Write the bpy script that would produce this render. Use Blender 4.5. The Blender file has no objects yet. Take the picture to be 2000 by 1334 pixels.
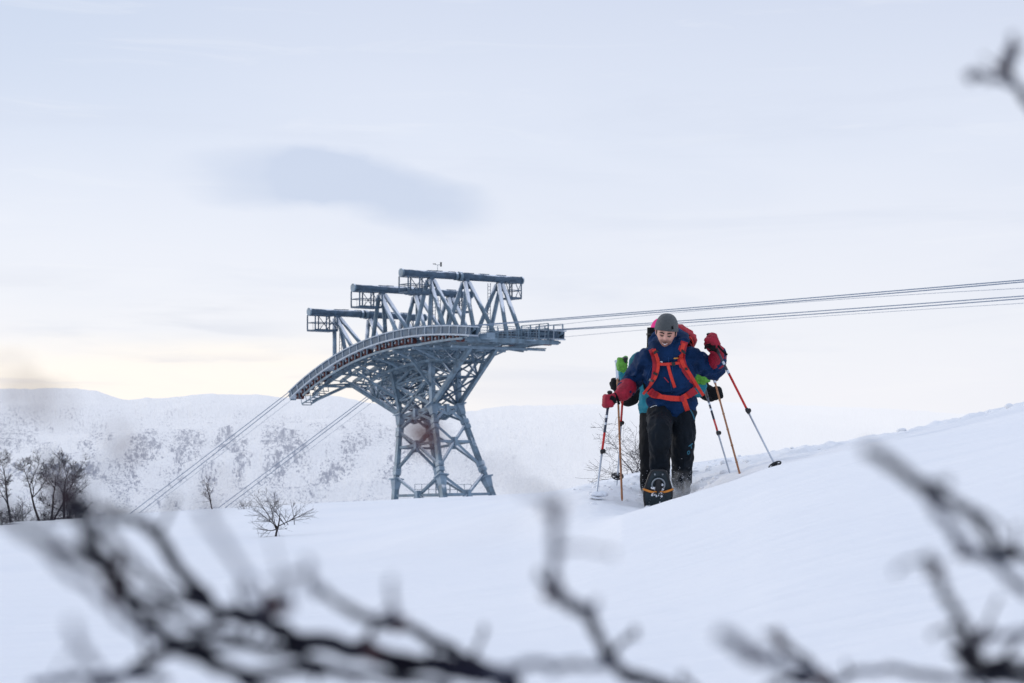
import bpy, bmesh, math, random
import numpy as np
from mathutils import Vector, Matrix, noise
from mathutils.bvhtree import BVHTree
random.seed(7)
C = bpy.context.scene.collection
R = math.radians
# ------------------------------------------------------------------ camera
FPX = 70/36*2000.0
PITCH = math.atan(233/FPX)
cam = bpy.data.cameras.new('camera'); camo = bpy.data.objects.new('camera', cam); C.objects.link(camo)
cam.lens = 70; cam.sensor_width = 36; cam.clip_start = .05; cam.clip_end = 20000
camo.rotation_euler = (R(90)+PITCH, 0, 0)
cam.dof.use_dof = True; cam.dof.focus_distance = 21; cam.dof.aperture_fstop = 6.2
bpy.context.scene.camera = camo
sc = bpy.context.scene
sc.view_settings.view_transform = 'Standard'; sc.view_settings.look = 'None'; sc.view_settings.exposure = 0
sc.cycles.max_bounces = 6; sc.cycles.transparent_max_bounces = 8

def ray(px, py):
    u = (px-1000)/FPX; v = (667-py)/FPX
    return Vector((u, math.cos(PITCH)-math.sin(PITCH)*v, math.sin(PITCH)+math.cos(PITCH)*v))
def P(px, py, Y):
    d = ray(px, py); return d*(Y/d.y)

# ------------------------------------------------------------------ materials
def nodes(m):
    m.use_nodes = True; nt = m.node_tree; return nt, nt.nodes, nt.links
def mat(name, col, rough=.7, metal=0, var=.15, scale=20, bump=0., bscale=60, snow=0., coat=0, sheen=0., spec=.4, snowscale=3.):
    m = bpy.data.materials.new(name); nt, N, L = nodes(m); b = N['Principled BSDF']
    b.inputs['Roughness'].default_value = rough; b.inputs['Metallic'].default_value = metal
    b.inputs['Specular IOR Level'].default_value = spec
    if sheen: b.inputs['Sheen Weight'].default_value = sheen
    tc = N.new('ShaderNodeTexCoord')
    n = N.new('ShaderNodeTexNoise'); n.inputs['Scale'].default_value = scale; n.inputs['Detail'].default_value = 6
    L.new(tc.outputs['Object'], n.inputs['Vector'])
    r = N.new('ShaderNodeValToRGB'); r.color_ramp.elements[0].position = .3; r.color_ramp.elements[1].position = .7
    r.color_ramp.elements[0].color = (*[c*(1-var) for c in col], 1); r.color_ramp.elements[1].color = (*[min(1, c*(1+var)) for c in col], 1)
    L.new(n.outputs['Fac'], r.inputs['Fac']); out = r.outputs['Color']
    if snow > 0:
        g = N.new('ShaderNodeNewGeometry'); sx = N.new('ShaderNodeSeparateXYZ'); L.new(g.outputs['Normal'], sx.inputs[0])
        n2 = N.new('ShaderNodeTexNoise'); n2.inputs['Scale'].default_value = snowscale; n2.inputs['Detail'].default_value = 4
        L.new(tc.outputs['Object'], n2.inputs['Vector'])
        a = N.new('ShaderNodeMath'); a.operation = 'MULTIPLY_ADD'; L.new(n2.outputs['Fac'], a.inputs[0]); a.inputs[1].default_value = .9
        L.new(sx.outputs['Z'], a.inputs[2])
        mr = N.new('ShaderNodeMapRange'); L.new(a.outputs[0], mr.inputs['Value'])
        mr.inputs['From Min'].default_value = 1.35-snow*.5; mr.inputs['From Max'].default_value = 1.5-snow*.5
        mx = N.new('ShaderNodeMix'); mx.data_type = 'RGBA'; L.new(mr.outputs[0], mx.inputs[0]); L.new(out, mx.inputs[6])
        mx.inputs[7].default_value = (.8, .84, .9, 1); out = mx.outputs[2]
    L.new(out, b.inputs['Base Color'])
    if bump:
        n3 = N.new('ShaderNodeTexNoise'); n3.inputs['Scale'].default_value = bscale; n3.inputs['Detail'].default_value = 4
        L.new(tc.outputs['Object'], n3.inputs['Vector'])
        bp = N.new('ShaderNodeBump'); bp.inputs['Strength'].default_value = bump; bp.inputs['Distance'].default_value = .01
        L.new(n3.outputs['Fac'], bp.inputs['Height']); L.new(bp.outputs[0], b.inputs['Normal'])
    return m
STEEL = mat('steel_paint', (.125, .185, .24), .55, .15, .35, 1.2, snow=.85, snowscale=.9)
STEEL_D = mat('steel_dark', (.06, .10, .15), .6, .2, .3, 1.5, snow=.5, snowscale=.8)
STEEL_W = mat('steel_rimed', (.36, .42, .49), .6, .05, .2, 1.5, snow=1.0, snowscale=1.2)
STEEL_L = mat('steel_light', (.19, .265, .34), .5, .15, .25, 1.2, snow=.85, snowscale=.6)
RUSTR = mat('roller_red', (.085, .022, .02), .8, 0, .3, 4)
CABLE = mat('cable_steel', (.15, .21, .30), .6, .2, .1, 8)
BARK = mat('birch_bark', (.035, .027, .028), .9, 0, .5, 9, snow=.12, snowscale=14)
BARKN = mat('twig_bark', (.010, .010, .018), .9, 0, .6, 30, spec=.1)
BARKF = mat('frosted_twig', (.065, .07, .10), .9, 0, .4, 30, snow=.15, snowscale=30, spec=.1)
BUD = mat('bud_brown', (.045, .02, .024), .8, 0, .4, 60)
LEAF = mat('dry_leaf', (.10, .028, .022), .8, 0, .4, 60)
NAVY = mat('jacket_navy', (.003, .023, .08), .75, 0, .35, 7, .9, 30, spec=.15)
NAVYL = mat('jacket_blue', (.004, .04, .13), .7, 0, .2, 9, .3, 40)
TEAL = mat('jacket_teal', (.012, .17, .23), .7, 0, .25, 9, .9, 26, spec=.2)
BLACK = mat('black_cloth', (.005, .006, .008), .8, 0, .4, 12, .4, 50, spec=.15)
BLACKP = mat('black_plastic', (.01, .011, .014), .4, 0, .2, 30)
RED = mat('mitt_red', (.29, .006, .026), .7, 0, .25, 25, .4, 60)
ORANGE = mat('webbing_orange', (.62, .035, .02), .65, 0, .15, 60, .3, 160)
PACKRED = mat('pack_red', (.36, .008, .02), .6, 0, .3, 12, .4, 40)
GREEN = mat('glove_green', (.085, .29, .03), .65, 0, .25, 40, .3, 60)
MAGENTA = mat('hat_magenta', (.75, .02, .22), .8, 0, .1, 60)
HATG = mat('hat_grey', (.075, .085, .09), .95, 0, .3, 160, .8, 260, sheen=.2)
HAIR = mat('hair_brown', (.025, .015, .01), .8, 0, .4, 120)
WHITE = mat('print_white', (.75, .78, .8), .6, 0, .05, 30)
YELL = mat('print_yellow', (.75, .35, .05), .6, 0, .05, 30)
TEALP = mat('print_teal', (.02, .13, .2), .6, 0, .05, 30)
ALU = mat('pole_aluminium', (.5, .54, .6), .35, .5, .1, 20)
POLER = mat('pole_red', (.5, .015, .012), .4, 0, .15, 20)
POLEB = mat('pole_blueblack', (.03, .04, .065), .4, 0, .3, 14)
BAMB = mat('bamboo', (.27, .10, .03), .6, 0, .35, 25)
TAN = mat('tan_leather', (.3, .16, .07), .7, 0, .2, 25)
DECK = mat('snowshoe_plastic', (.01, .022, .03), .45, 0, .2, 20)
OSTRAP = mat('snowshoe_orange', (.62, .22, .03), .6, 0, .1, 20)
METAL = mat('bare_metal', (.3, .33, .36), .4, .9, .1, 20)
CLUMP = mat('caked_snow', (.82, .85, .9), .8, 0, .04, 30, .5, 90)
EYEW = mat('eye_dark', (.03, .02, .018), .4, 0, .1, 30)
LIP = mat('lip', (.33, .11, .09), .6, 0, .1, 60)

def trouser_mat():
    m = mat('trouser_dark', (.0035, .007, .012), .8, 0, .4, 9, .9, 34, spec=.2)
    nt, N, L = nodes(m); b = N['Principled BSDF']
    src = b.inputs['Base Color'].links[0].from_socket
    g = N.new('ShaderNodeNewGeometry'); s = N.new('ShaderNodeSeparateXYZ'); L.new(g.outputs['Position'], s.inputs[0])
    n = N.new('ShaderNodeTexNoise'); n.inputs['Scale'].default_value = 22; n.inputs['Detail'].default_value = 7; n.inputs['Roughness'].default_value = .7
    L.new(g.outputs['Position'], n.inputs['Vector'])
    h = N.new('ShaderNodeMapRange'); L.new(s.outputs['Z'], h.inputs['Value'])
    h.inputs['From Min'].default_value = .08; h.inputs['From Max'].default_value = -.33; h.inputs['To Min'].default_value = 0; h.inputs['To Max'].default_value = .5
    a = N.new('ShaderNodeMath'); a.operation = 'ADD'; L.new(h.outputs[0], a.inputs[0]); L.new(n.outputs['Fac'], a.inputs[1])
    k = N.new('ShaderNodeMapRange'); L.new(a.outputs[0], k.inputs['Value']); k.inputs['From Min'].default_value = .84; k.inputs['From Max'].default_value = 1.12
    mx = N.new('ShaderNodeMix'); mx.data_type = 'RGBA'; L.new(k.outputs[0], mx.inputs[0]); L.new(src, mx.inputs[6]); mx.inputs[7].default_value = (.75, .8, .88, 1)
    L.new(mx.outputs[2], b.inputs['Base Color']); return m
TROU = trouser_mat()

def skin_mat(c0):
    m = bpy.data.materials.new('skin'); nt, N, L = nodes(m); b = N['Principled BSDF']
    b.inputs['Roughness'].default_value = .55; b.inputs['Subsurface Weight'].default_value = .05; b.inputs['Subsurface Scale'].default_value = .01
    g = N.new('ShaderNodeNewGeometry'); n = N.new('ShaderNodeTexNoise'); n.inputs['Scale'].default_value = 60
    L.new(g.outputs['Position'], n.inputs['Vector'])
    r = N.new('ShaderNodeValToRGB'); r.color_ramp.elements[0].color = (.52, .26, .20, 1); r.color_ramp.elements[1].color = (.66, .36, .285, 1)
    L.new(n.outputs['Fac'], r.inputs['Fac'])
    # stubble: distance from a point on the chin (real position on the face)
    v = N.new('ShaderNodeVectorMath'); v.operation = 'DISTANCE'; L.new(g.outputs['Position'], v.inputs[0]); v.inputs[1].default_value = c0
    mr = N.new('ShaderNodeMapRange'); L.new(v.outputs['Value'], mr.inputs['Value']); mr.inputs['From Min'].default_value = .074; mr.inputs['From Max'].default_value = .056
    mr.inputs['To Max'].default_value = .6
    mx = N.new('ShaderNodeMix'); mx.data_type = 'RGBA'; L.new(mr.outputs[0], mx.inputs[0]); L.new(r.outputs[0], mx.inputs[6]); mx.inputs[7].default_value = (.11, .06, .045, 1)
    L.new(mx.outputs[2], b.inputs['Base Color']); return m

def snow_mat():
    m = bpy.data.materials.new('snow'); nt, N, L = nodes(m); b = N['Principled BSDF']
    b.inputs['Roughness'].default_value = .75; b.inputs['Specular IOR Level'].default_value = .15
    g = N.new('ShaderNodeNewGeometry')
    n = N.new('ShaderNodeTexNoise'); n.inputs['Scale'].default_value = .6; n.inputs['Detail'].default_value = 6
    mp = N.new('ShaderNodeMapping'); mp.inputs['Scale'].default_value = (1, .35, 1); L.new(g.outputs['Position'], mp.inputs[0]); L.new(mp.outputs[0], n.inputs['Vector'])
    r = N.new('ShaderNodeValToRGB'); r.color_ramp.elements[0].color = (.825, .84, .865, 1); r.color_ramp.elements[1].color = (.875, .88, .89, 1)
    r.color_ramp.elements[0].position = .3; r.color_ramp.elements[1].position = .7
    L.new(n.outputs['Fac'], r.inputs['Fac']); L.new(r.outputs[0], b.inputs['Base Color'])
    n2 = N.new('ShaderNodeTexNoise'); n2.inputs['Scale'].default_value = 1.0; n2.inputs['Detail'].default_value = 8; n2.inputs['Roughness'].default_value = .6
    mp2 = N.new('ShaderNodeMapping'); mp2.inputs['Scale'].default_value = (1.2, 3, 1); mp2.inputs['Rotation'].default_value = (0, 0, R(12)); L.new(g.outputs['Position'], mp2.inputs[0]); L.new(mp2.outputs[0], n2.inputs['Vector'])
    bp = N.new('ShaderNodeBump'); bp.inputs['Strength'].default_value = .6; bp.inputs['Distance'].default_value = .09
    L.new(n2.outputs['Fac'], bp.inputs['Height']); L.new(bp.outputs[0], b.inputs['Normal'])
    return m
SNOW = snow_mat()

def hill_mat():
    m = bpy.data.materials.new('hill_snow_rock'); nt, N, L = nodes(m); b = N['Principled BSDF']
    b.inputs['Roughness'].default_value = .9; b.inputs['Specular IOR Level'].default_value = .05
    uv = N.new('ShaderNodeUVMap')      # uv = distance along the slope / up the slope, in hundreds of metres
    def nz(scale, det, rough, stretch=(1, 1, 1), off=(0, 0, 0)):
        mp = N.new('ShaderNodeMapping'); mp.inputs['Scale'].default_value = stretch; mp.inputs['Location'].default_value = off
        L.new(uv.outputs[0], mp.inputs[0]); n = N.new('ShaderNodeTexNoise'); n.inputs['Scale'].default_value = scale
        n.inputs['Detail'].default_value = det; n.inputs['Roughness'].default_value = rough; L.new(mp.outputs[0], n.inputs['Vector']); return n.outputs['Fac']
    def mth(op, a, c, d=None):
        q = N.new('ShaderNodeMath'); q.operation = op
        for i, x in enumerate((a, c, d)):
            if x is None: continue
            if isinstance(x, (int, float)): q.inputs[i].default_value = x
            else: L.new(x, q.inputs[i])
        return q.outputs[0]
    def rng(v, a, c, lo=0, hi=1):
        q = N.new('ShaderNodeMapRange'); L.new(v, q.inputs['Value']); q.inputs['From Min'].default_value = a; q.inputs['From Max'].default_value = c
        q.inputs['To Min'].default_value = lo; q.inputs['To Max'].default_value = hi; return q.outputs[0]
    fine = nz(9.5, 9, .72, (1, 1.35, 1)); mid = nz(1.7, 3, .55, (1, 1.1, 1), (3.1, 1.7, 0)); fine2 = nz(20, 6, .7, (1, 2.2, 1), (5, 5, 0))
    at = N.new('ShaderNodeAttribute'); at.attribute_name = 'rocky'; at.attribute_type = 'GEOMETRY'
    zone = mth('MULTIPLY', rng(mid, .45, .58), at.outputs['Fac'])
    thr = mth('MULTIPLY_ADD', zone, -.15, .60)
    rock = rng(mth('SUBTRACT', fine, thr), 0, .11)
    rock2 = mth('MULTIPLY', rng(fine2, .50, .62, 0, .85), rng(zone, 0, .5, .16, 1))
    k = mth('MAXIMUM', rock, rock2); k = mth('MULTIPLY', k, rng(nz(26, 5, .75, (1.6, 1, 1), (9, 2, 0)), .38, .52, .15, 1))
    k = mth('MINIMUM', mth('MULTIPLY', k, mth('MULTIPLY', at.outputs['Fac'], 1.7)), 1.0)
    mx = N.new('ShaderNodeMix'); mx.data_type = 'RGBA'; L.new(k, mx.inputs[0]); mx.inputs[6].default_value = (.88, .895, .925, 1); mx.inputs[7].default_value = (.012, .065, .20, 1)
    L.new(mx.outputs[2], b.inputs['Base Color'])
    bp = N.new('ShaderNodeBump'); bp.inputs['Strength'].default_value = .8; bp.inputs['Distance'].default_value = 14
    L.new(nz(6, 8, .6), bp.inputs['Height']); L.new(bp.outputs[0], b.inputs['Normal'])
    # haze painted on: the hill surface itself glows in place of lit air
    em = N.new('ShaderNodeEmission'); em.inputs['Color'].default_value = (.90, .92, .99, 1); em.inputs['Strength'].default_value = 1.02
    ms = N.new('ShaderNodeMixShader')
    at2 = N.new('ShaderNodeAttribute'); at2.attribute_name = 'haze_glow'; L.new(at2.outputs['Fac'], ms.inputs[0])
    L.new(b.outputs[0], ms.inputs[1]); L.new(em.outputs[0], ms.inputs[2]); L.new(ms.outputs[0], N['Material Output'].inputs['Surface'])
    return m
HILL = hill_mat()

# ------------------------------------------------------------------ mesh helpers
def frame(d, up=Vector((0, 0, 1))):
    d = d.normalized()
    if abs(d.dot(up)) > .98: up = Vector((0, 1, 0))
    x = d.cross(up).normalized(); y = x.cross(d).normalized(); return x, y, d
BT = 1.0
class MB:
    def __init__(s): s.v = []; s.f = []
    def ring_tube(s, pts, rad, n=8, caps=True, up=Vector((0, 0, 1)), rot=0.):
        """rad: number, or per-point number or (rx, ry)"""
        pts = [Vector(p) for p in pts]; k = len(pts); base = len(s.v); px = None
        for i, p in enumerate(pts):
            d = (pts[min(i+1, k-1)]-pts[max(i-1, 0)])
            if d.length < 1e-9: d = Vector((0, 0, 1))
            if px is None: x, y, _ = frame(d, up)
            else:
                d = d.normalized(); x = (px-d*px.dot(d)).normalized(); y = d.cross(x)*-1
                y = x.cross(d)*1
            px = x
            r = rad[i] if isinstance(rad, (list, tuple)) else rad
            rx, ry = r if isinstance(r, (list, tuple)) else (r, r)
            for j in range(n):
                a = 2*math.pi*j/n+rot
                s.v.append(p+x*math.cos(a)*rx+y*math.sin(a)*ry)
        for i in range(k-1):
            for j in range(n):
                a = base+i*n+j; b = base+i*n+(j+1) % n; s.f.append((a, b, b+n, a+n))
        if caps:
            s.f.append(tuple(base+j for j in range(n))[::-1]); s.f.append(tuple(base+(k-1)*n+j for j in range(n)))
        return s
    def beam(s, a, b, w, h=None, up=Vector((0, 0, 1))):
        h = h or w; q = math.sqrt(2)/2*BT
        return s.ring_tube([a, b], [(w*q, h*q)]*2, 4, True, up, math.pi/4)
    def ell(s, c, r, rotm=None, nu=16, nv=10):
        c = Vector(c); r = (r, r, r) if isinstance(r, (int, float)) else r; base = len(s.v)
        rm = rotm or Matrix.Identity(3)
        s.v.append(c+rm@Vector((0, 0, r[2])))
        for i in range(1, nv):
            t = math.pi*i/nv
            for j in range(nu):
                a = 2*math.pi*j/nu; s.v.append(c+rm@Vector((r[0]*math.sin(t)*math.cos(a), r[1]*math.sin(t)*math.sin(a), r[2]*math.cos(t))))
        s.v.append(c+rm@Vector((0, 0, -r[2]))); last = len(s.v)-1
        for j in range(nu):
            s.f.append((base, base+1+j, base+1+(j+1) % nu)); o = base+1+(nv-2)*nu
            s.f.append((last, o+(j+1) % nu, o+j))
        for i in range(nv-2):
            for j in range(nu):
                a = base+1+i*nu+j; b = base+1+i*nu+(j+1) % nu; s.f.append((a, a+nu, b+nu, b))
        return s
    def cap(s, pts, rad, n=14):            # capsule chain: tube with round ends
        pts = [Vector(p) for p in pts]; rad = [rad]*len(pts) if isinstance(rad, (int, float)) else rad
        # catmull-rom resample
        P2 = []; R2 = []
        for i in range(len(pts)-1):
            p0 = pts[max(i-1, 0)]; p1 = pts[i]; p2 = pts[i+1]; p3 = pts[min(i+2, len(pts)-1)]
            m = 5
            for j in range(m):
                t = j/m; P2.append(.5*((2*p1)+(p2-p0)*t+(2*p0-5*p1+4*p2-p3)*t*t+(3*p1-p0-3*p2+p3)*t**3))
                ra, rb = rad[i], rad[i+1]
                if isinstance(ra, tuple) or isinstance(rb, tuple):
                    ra = ra if isinstance(ra, tuple) else (ra, ra); rb = rb if isinstance(rb, tuple) else (rb, rb)
                    R2.append(tuple(ra[q]*(1-t)+rb[q]*t for q in (0, 1)))
                else: R2.append(ra*(1-t)+rb*t)
        P2.append(pts[-1]); R2.append(rad[-1])
        f = lambda r, k: tuple(x*k for x in r) if isinstance(r, tuple) else r*k
        mr = lambda r: min(r) if isinstance(r, tuple) else r
        d0 = (P2[0]-P2[1]).normalized(); d1 = (P2[-1]-P2[-2]).normalized()
        A = []; AR = []
        for a in (80, 60, 35): A.append(P2[0]+d0*mr(R2[0])*math.sin(R(a))); AR.append(f(R2[0], math.cos(R(a))))
        B = []; BR = []
        for a in (35, 60, 80): B.append(P2[-1]+d1*mr(R2[-1])*math.sin(R(a))); BR.append(f(R2[-1], math.cos(R(a))))
        return s.ring_tube(A+P2+B, AR+R2+BR, n)
    def mesh(s, name):
        me = bpy.data.meshes.new(name); me.from_pydata([tuple(v) for v in s.v], [], s.f)
        bm = bmesh.new(); bm.from_mesh(me); bmesh.ops.recalc_face_normals(bm, faces=bm.faces); bm.to_mesh(me); bm.free(); return me
    def build(s, name, m, parent=None, smooth=False):
        me = s.mesh(name); me.materials.append(m)
        if smooth: me.polygons.foreach_set('use_smooth', [True]*len(me.polygons))
        o = bpy.data.objects.new(name, me); C.objects.link(o)
        if parent: adopt(o, parent)
        return o
def adopt(o, parent):
    o.parent = parent
    w = world_mat(parent); o.matrix_parent_inverse = w.inverted()
def world_mat(o):
    m = Matrix.LocRotScale(o.location, o.rotation_euler, o.scale)
    if o.parent: m = world_mat(o.parent) @ o.matrix_parent_inverse @ m
    return m
def tag(o, label=None, cat=None, group=None, kind=None):
    if label: o['label'] = label
    if cat: o['category'] = cat
    if group: o['group'] = group
    if kind: o['kind'] = kind
    return o
def thing(name, loc, label, cat, group=None):
    o = bpy.data.objects.new(name, None); C.objects.link(o); o.location = loc; o.empty_display_size = .1
    return tag(o, label, cat, group)
def remesh(mb, name, m, parent, voxel=.01, sm=6, wr=0., wsc=9., stretch=(1, 1, 1), seed=0, smf=.5):
    me = mb.mesh(name+'_tmp'); o = bpy.data.objects.new('tmp', me); C.objects.link(o)
    r = o.modifiers.new('r', 'REMESH'); r.mode = 'VOXEL'; r.voxel_size = voxel; r.adaptivity = 0
    s = o.modifiers.new('s', 'SMOOTH'); s.iterations = sm; s.factor = smf
    dg = bpy.context.evaluated_depsgraph_get(); dg.update()
    me2 = bpy.data.meshes.new_from_object(o.evaluated_get(dg)); me2.name = name
    bpy.data.objects.remove(o); bpy.data.meshes.remove(me)
    if wr:
        ns = [v.normal.copy() for v in me2.vertices]
        for v, n in zip(me2.vertices, ns):
            q = Vector((v.co.x*stretch[0], v.co.y*stretch[1], v.co.z*stretch[2]))*wsc+Vector((seed, 0, 0))
            w = noise.noise(q+Vector((0, 0, 1))*noise.noise(q*.6)*1.5)
            v.co += n*wr*((1-abs(w)*2.4)*.7+noise.noise(q*2.7)*.5)
    me2.materials.clear(); me2.materials.append(m)
    me2.polygons.foreach_set('use_smooth', [True]*len(me2.polygons))
    o = bpy.data.objects.new(name, me2); C.objects.link(o); adopt(o, parent); return o
def bvh(*objs):
    v = []; f = []
    for o in objs:
        b = len(v); v += [x.co.copy() for x in o.data.vertices]; f += [[b+i for i in p.vertices] for p in o.data.polygons]
    return BVHTree.FromPolygons(v, f)

# ------------------------------------------------------------------ terrain
RR = [.5, 3, 5, 9, 13.5, 14.6, 15.9, 18, 22, 35, 60, 110, 250, 520, 800]
UU = [-6000, -1500, 0, 300, 600, 1000, 1165, 1300, 1430, 1510, 1700, 1850, 2000, 2400, 3400, 8000]
def zs(z, r): return 900-z*FPX/r
SS = [
 [zs(z, .5) for z in (-.6,)*8+(-.6,)*8],
 [zs(z, 3) for z in (-.7, -.66, -.64, -.63, -.62, -.6, -.6, -.6, -.59, -.58, -.56, -.54, -.52, -.46, -.3, .5)],
 [zs(z, 5) for z in (-.8, -.7, -.66, -.64, -.62, -.59, -.58, -.57, -.55, -.53, -.49, -.46, -.42, -.32, 0, 1.2)],
 [1350, 1260, 1202, 1196, 1188, 1160, 1128, 1098, 1062, 1036, 990, 960, 920, 830, 650, 300],
 [1330, 1210, 1148, 1135, 1115, 1066, 1019, 981, 941, 914, 868, 838, 806, 712, 520, 150],
 [1320, 1205, 1140, 1127, 1108, 1052, 1006, 1004, 952, 920, 868, 835, 800, 705, 515, 150],
 [1310, 1195, 1125, 1115, 1096, 1030, 970, 1000, 934, 908, 865, 832, 797, 700, 510, 150],
 [1300, 1185, 1110, 1102, 1084, 1008, 953, 944, 911, 893, 861, 829, 793, 698, 510, 150],
 [1280, 1165, 1090, 1080, 1066, 985, 942, 912, 895, 886, 857, 827, 790, 696, 510, 150],
 [1250, 1120, 1050, 1038, 1022, 974, 946, 925, 908, 898, 870, 842, 806, 712, 530, 180],
 [1200, 1080, 1021, 1001, 984, 966, 958, 940, 925, 915, 890, 862, 830, 740, 560, 220],
 [1210, 1120, 1060, 1040, 1025, 1008, 1000, 985, 975, 965, 945, 920, 890, 810, 640, 320],
 [1220, 1160, 1110, 1095, 1080, 1060, 1052, 1045, 1040, 1035, 1020, 1000, 980, 920, 800, 520],
 [1300, 1290, 1270, 1265, 1262, 1255, 1250, 1245, 1240, 1235, 1225, 1210, 1190, 1150, 1050, 900],
 [1300, 1300, 1300, 1300, 1300, 1300, 1300, 1300, 1300, 1300, 1300, 1300, 1300, 1250, 1200, 1100]]
SS = np.array(SS, float); LR = np.log(np.array(RR)); UA = np.array(UU, float)
def pchip(x, y, q):
    h = np.diff(x); d = np.diff(y)/h; m = np.zeros(len(x))
    for i in range(1, len(x)-1):
        if d[i-1]*d[i] > 0:
            w1 = 2*h[i]+h[i-1]; w2 = h[i]+2*h[i-1]; m[i] = (w1+w2)/(w1/d[i-1]+w2/d[i])
    m[0] = d[0]; m[-1] = d[-1]
    k = np.clip(np.searchsorted(x, q)-1, 0, len(x)-2); t = (q-x[k])/h[k]
    return ((1+2*t)*(1-t)**2)*y[k]+t*(1-t)**2*h[k]*m[k]+t*t*(3-2*t)*y[k+1]+t*t*(t-1)*h[k]*m[k+1]
def column(u): return np.array([pchip(UA, SS[i], np.array([u]))[0] for i in range(len(RR))])
def bumps(x, y):
    d = math.hypot(x, y); b = 0
    f = noise.noise
    b += .03*f(Vector((x*.5, y*.3, 0)))*min(1, d/10)+.012*f(Vector((x*.7+y*.25, y*1.3, 7)))*min(1, d/8)
    # trampled and wind-crusted patches around and behind the walkers and on the right ridge
    u = x/max(y, .1)*FPX+1000
    tr = math.exp(-((x-1.15)/1.0)**2-((y-17.8)/3.0)**2)
    rd = max(0, min(1, (u-1350)/200))*max(0, min(1, (y-15)/3))*max(0, min(1, (40-y)/10))
    n1 = f(Vector((x*3.2, y*2.6, 3)))+.5*f(Vector((x*7.5, y*6, 9)))+.35*f(Vector((x*16, y*14, 2)))
    b += n1*(.034*tr+.05*rd)
    b += .006*f(Vector((x*2.2, y*1.2, 5)))
    return b
def ground(px, py, rmin=5, rmax=240):
    """the point of the snow seen at a picture position, first beyond rmin"""
    col = column(px); r = rmin
    while r < rmax:
        if pchip(LR, col, np.array([math.log(r)]))[0] <= py: break
        r *= 1.004
    return P(px, py, r)
def ground_at(px, r):
    s = pchip(LR, column(px), np.array([math.log(r)]))[0]; p = P(px, s, r); p.z += bumps(p.x, p.y); return p
def make_ground():
    us = list(np.concatenate([np.linspace(-6000, -200, 50), np.linspace(-190, 1000, 130), np.linspace(1004, 1600, 150), np.linspace(1606, 2200, 90), np.linspace(2230, 8000, 50)]))
    rs = list(np.exp(np.concatenate([np.linspace(math.log(.5), math.log(12.5), 70), np.linspace(math.log(12.6), math.log(24), 170), np.linspace(math.log(24.3), math.log(800), 90)])))
    lr = np.log(np.array(rs)); V = []; F = []
    for u in us:
        s = pchip(LR, column(u), lr)
        for r, sy in zip(rs, s):
            p = P(u, sy, r)
            z = p.z if r > 4 else (r/4)*p.z+(1-r/4)*-.6 if p.z > -.6 else p.z
            V.append((p.x, p.y, z+(bumps(p.x, p.y) if r < 120 else 0)))
    n = len(rs)
    for i in range(len(us)-1):
        for j in range(n-1): F.append((i*n+j, (i+1)*n+j, (i+1)*n+j+1, i*n+j+1))
    # ground behind the camera
    b = len(V); V += [(-60, .49, -.62), (60, .49, -.62), (60, -60, -.6), (-60, -60, -.7)]; F.append((b, b+3, b+2, b+1))
    me = bpy.data.meshes.new('snowfield'); me.from_pydata(V, [], F); me.materials.append(SNOW)
    me.polygons.foreach_set('use_smooth', [True]*len(me.polygons))
    o = bpy.data.objects.new('snowfield', me); C.objects.link(o); o['kind'] = 'structure'; return o
make_ground()

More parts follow.
